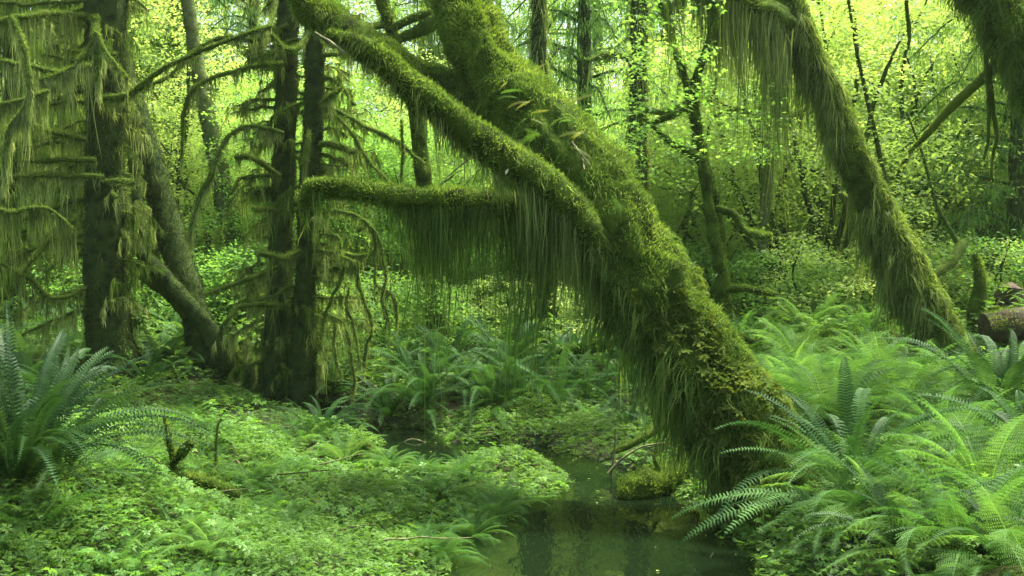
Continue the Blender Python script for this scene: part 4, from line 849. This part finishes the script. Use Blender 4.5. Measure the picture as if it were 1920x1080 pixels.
def conifer_proto(h, rad, seed, strandy):
    """hemlock: drooping boughs of fine hanging needles"""
    global rng
    keep = rng; rng = np.random.default_rng(seed); ch = []; tr = .22
    tb = Tube([(0, 0, -.3, tr * .7), (.05, 0, h * .4, tr * .6), (0, 0, h, .03)], 12, step=.3, amp=.12, freq=2, seed=seed); tch = tb.chunk(0); fol = []
    nb = 85
    for k in range(nb):
        z = h * (.08 + .9 * (k + rng.uniform()) / nb); a = k * 2.4 + rng.normal() * .3; L = rad * (1.05 - .75 * z / h) * rng.uniform(.7, 1.1)
        c, s_ = math.cos(a), math.sin(a); b_ = Tube([(0, 0, z, .03), (c * L * .5, s_ * L * .5, z + .08 * L, .022), (c * L, s_ * L, z - .35 * L, .008)], 6, step=.25, amp=.1, seed=k)
        tch += b_.chunk(0)
        m = int(L * 120); tt = rng.uniform(.1, 1, m); i = (tt * (b_.n - 1)).astype(int); P = b_.c[i] + rng.normal(size=(m, 3)) * np.array([.16, .16, .03]) * L * .5
        fol.append((*ribbons(P, np.zeros_like(P), rng.uniform(.12, .5, m) * (1.2 if strandy else .45), .022, 2, 1, 0, .08), 0))
    rng = keep
    t_ = meshdata('trunk', tch); t_.materials.append(M['bark']); f_ = meshdata('foliage', fol); f_.materials.append(M['strandgreen' if strandy else 'needle']); return f_, t_
PR['hemlock'] = conifer_proto(14, 3.0, 221, False)
PR['mossyconifer'] = conifer_proto(12, 2.6, 222, True)

def place(kind, name, x, y, s, label, cat, group, z=None, k=0):
    lf, stm = PR[kind]; z = float(H(x, y)) if z is None else z
    root = empty(name, (x, y, z)); tag(root, label, cat, group)
    for nm, me in (('crown' if cat == 'tree' else 'foliage', lf), ('trunk' if cat == 'tree' else 'stem', stm)):
        o = bpy.data.objects.new(nm, me); COL.objects.link(o); o.parent = root
    root.rotation_euler = (0, 0, k * 2.1); root.scale = (s, s, s)
    return root
r = np.random.default_rng(77)
def band(n, kinds, y0, y1, px0, px1, s0, s1, name, label, cat, group):
    for k in range(n):
        Yd = y0 + (y1 - y0) * r.uniform(); px = px0 + (px1 - px0) * (k + r.uniform(0, 1)) / n
        x = (px - 960) / F * Yd
        place(kinds[int(r.integers(0, len(kinds)))], name, x, Yd, r.uniform(s0, s1), label, cat, group, k=k)
# understorey
band(9, ['low_g', 'low_y'], 12.4, 14, 620, 1300, .55, .85, 'salmonberry_bush', 'bright green low bush above the far bank ferns in the centre', 'bush', 'low bushes behind the far bank')
band(10, ['low_g', 'low_g', 'low_y'], 12.6, 15, 1330, 2000, .6, .9, 'salmonberry_bush', 'green low bush behind the feathery ferns on the right slope', 'bush', 'low bushes on the right slope')
band(8, ['low_g'], 13.5, 16, -60, 640, .7, 1.0, 'salmonberry_bush', 'green low bush behind the left spruces', 'bush', 'low bushes behind the left trunks')
band(18, ['mid_y', 'mid_y2', 'mid_g'], 15.5, 20, 560, 1400, .65, 1.0, 'vine_maple', 'bright leafy vine maple in the hazy thicket behind the big maple', 'shrub', 'vine maples in the centre thicket')
band(14, ['mid_y', 'mid_y2', 'mid_y2'], 14.5, 20, 1380, 2050, .8, 1.1, 'vine_maple', 'yellow green vine maple lit from above in the right thicket', 'shrub', 'vine maples in the right thicket')
band(14, ['mid_y', 'mid_g', 'mid_y2'], 16.5, 22, -80, 640, .7, 1.1, 'vine_maple', 'bright vine maple seen through the gaps between the left trees', 'shrub', 'vine maples behind the left trees')
band(26, ['mid_y2', 'mid_y', 'mid_g'], 20, 27, -150, 2080, .9, 1.3, 'vine_maple', 'pale green shrub deep in the forest', 'shrub', 'shrubs deep in the forest')
# tall trees beyond
band(16, ['tall_y', 'tall_g'], 29, 37, -200, 2120, .8, 1.1, 'leafy_tree', 'tall leafy tree filling the bright forest background', 'tree', 'leafy trees in the background')
band(14, ['tall_y', 'tall_g'], 55, 72, -300, 2220, 1.5, 1.9, 'leafy_tree', 'pale leafy tree at the very back of the forest', 'tree', 'leafy trees at the very back')
band(20, ['tall_g', 'tall_y'], 36, 50, -200, 2120, 1.0, 1.3, 'leafy_tree', 'far leafy tree at the back of the forest', 'tree', 'leafy trees at the back')
for k, (px, Yd, s) in enumerate([(330, 19, .8), (130, 16.5, .8), (480, 22, .8), (20, 15, .75), (260, 24, 1.0)]):
    place('hemlock' if k % 2 == 0 else 'mossyconifer', 'hemlock', (px - 960) / F * Yd, Yd, s, 'drooping hemlock behind the left spruces', 'tree', 'hemlocks behind the left spruces', k=k)
for k, (px, Yd, s) in enumerate([(1090, 15.5, .8), (860, 22, .9), (1250, 24, 1.0)]):
    place('hemlock' if k % 2 == 0 else 'mossyconifer', 'hemlock', (px - 960) / F * Yd, Yd, s, 'drooping hemlock behind the middle of the big maple', 'tree', 'hemlocks behind the big maple', k=k)
for k, (px, Yd, s) in enumerate([(1900, 14.5, .75), (1560, 24, .9)]):
    place('hemlock', 'hemlock', (px - 960) / F * Yd, Yd, s, ['bluish hemlock boughs at the right edge', 'far hemlock behind the right leaning maple'][k], 'tree', None, k=k)

# ------------------------------------------------------------------ damp air
HZ = 0.0005
hv = [(x, y, z) for z in (-3.0, 42.0) for x, y in ((-95, -12), (95, -12), (95, 95), (-95, 95))]
hz = obj('haze', [(np.array(hv, float), np.array([[0, 3, 2, 1], [4, 5, 6, 7], [0, 1, 5, 4], [1, 2, 6, 5], [2, 3, 7, 6], [3, 0, 4, 7]]), 0)], [], None, smooth=False)
hm = bpy.data.materials.new('haze'); hm.use_nodes = True; t = hm.node_tree; t.nodes.remove(t.nodes['Principled BSDF'])
pv = t.nodes.new('ShaderNodeVolumePrincipled'); pv.inputs['Density'].default_value = HZ; pv.inputs['Color'].default_value = (.70, .95, .55, 1); pv.inputs['Anisotropy'].default_value = 0.3
t.links.new(pv.outputs[0], t.nodes['Material Output'].inputs['Volume']); hz.data.materials.append(hm)
tag(hz, 'thin damp air paling the far trees', 'haze', kind='stuff')
cy.volume_bounces = 1
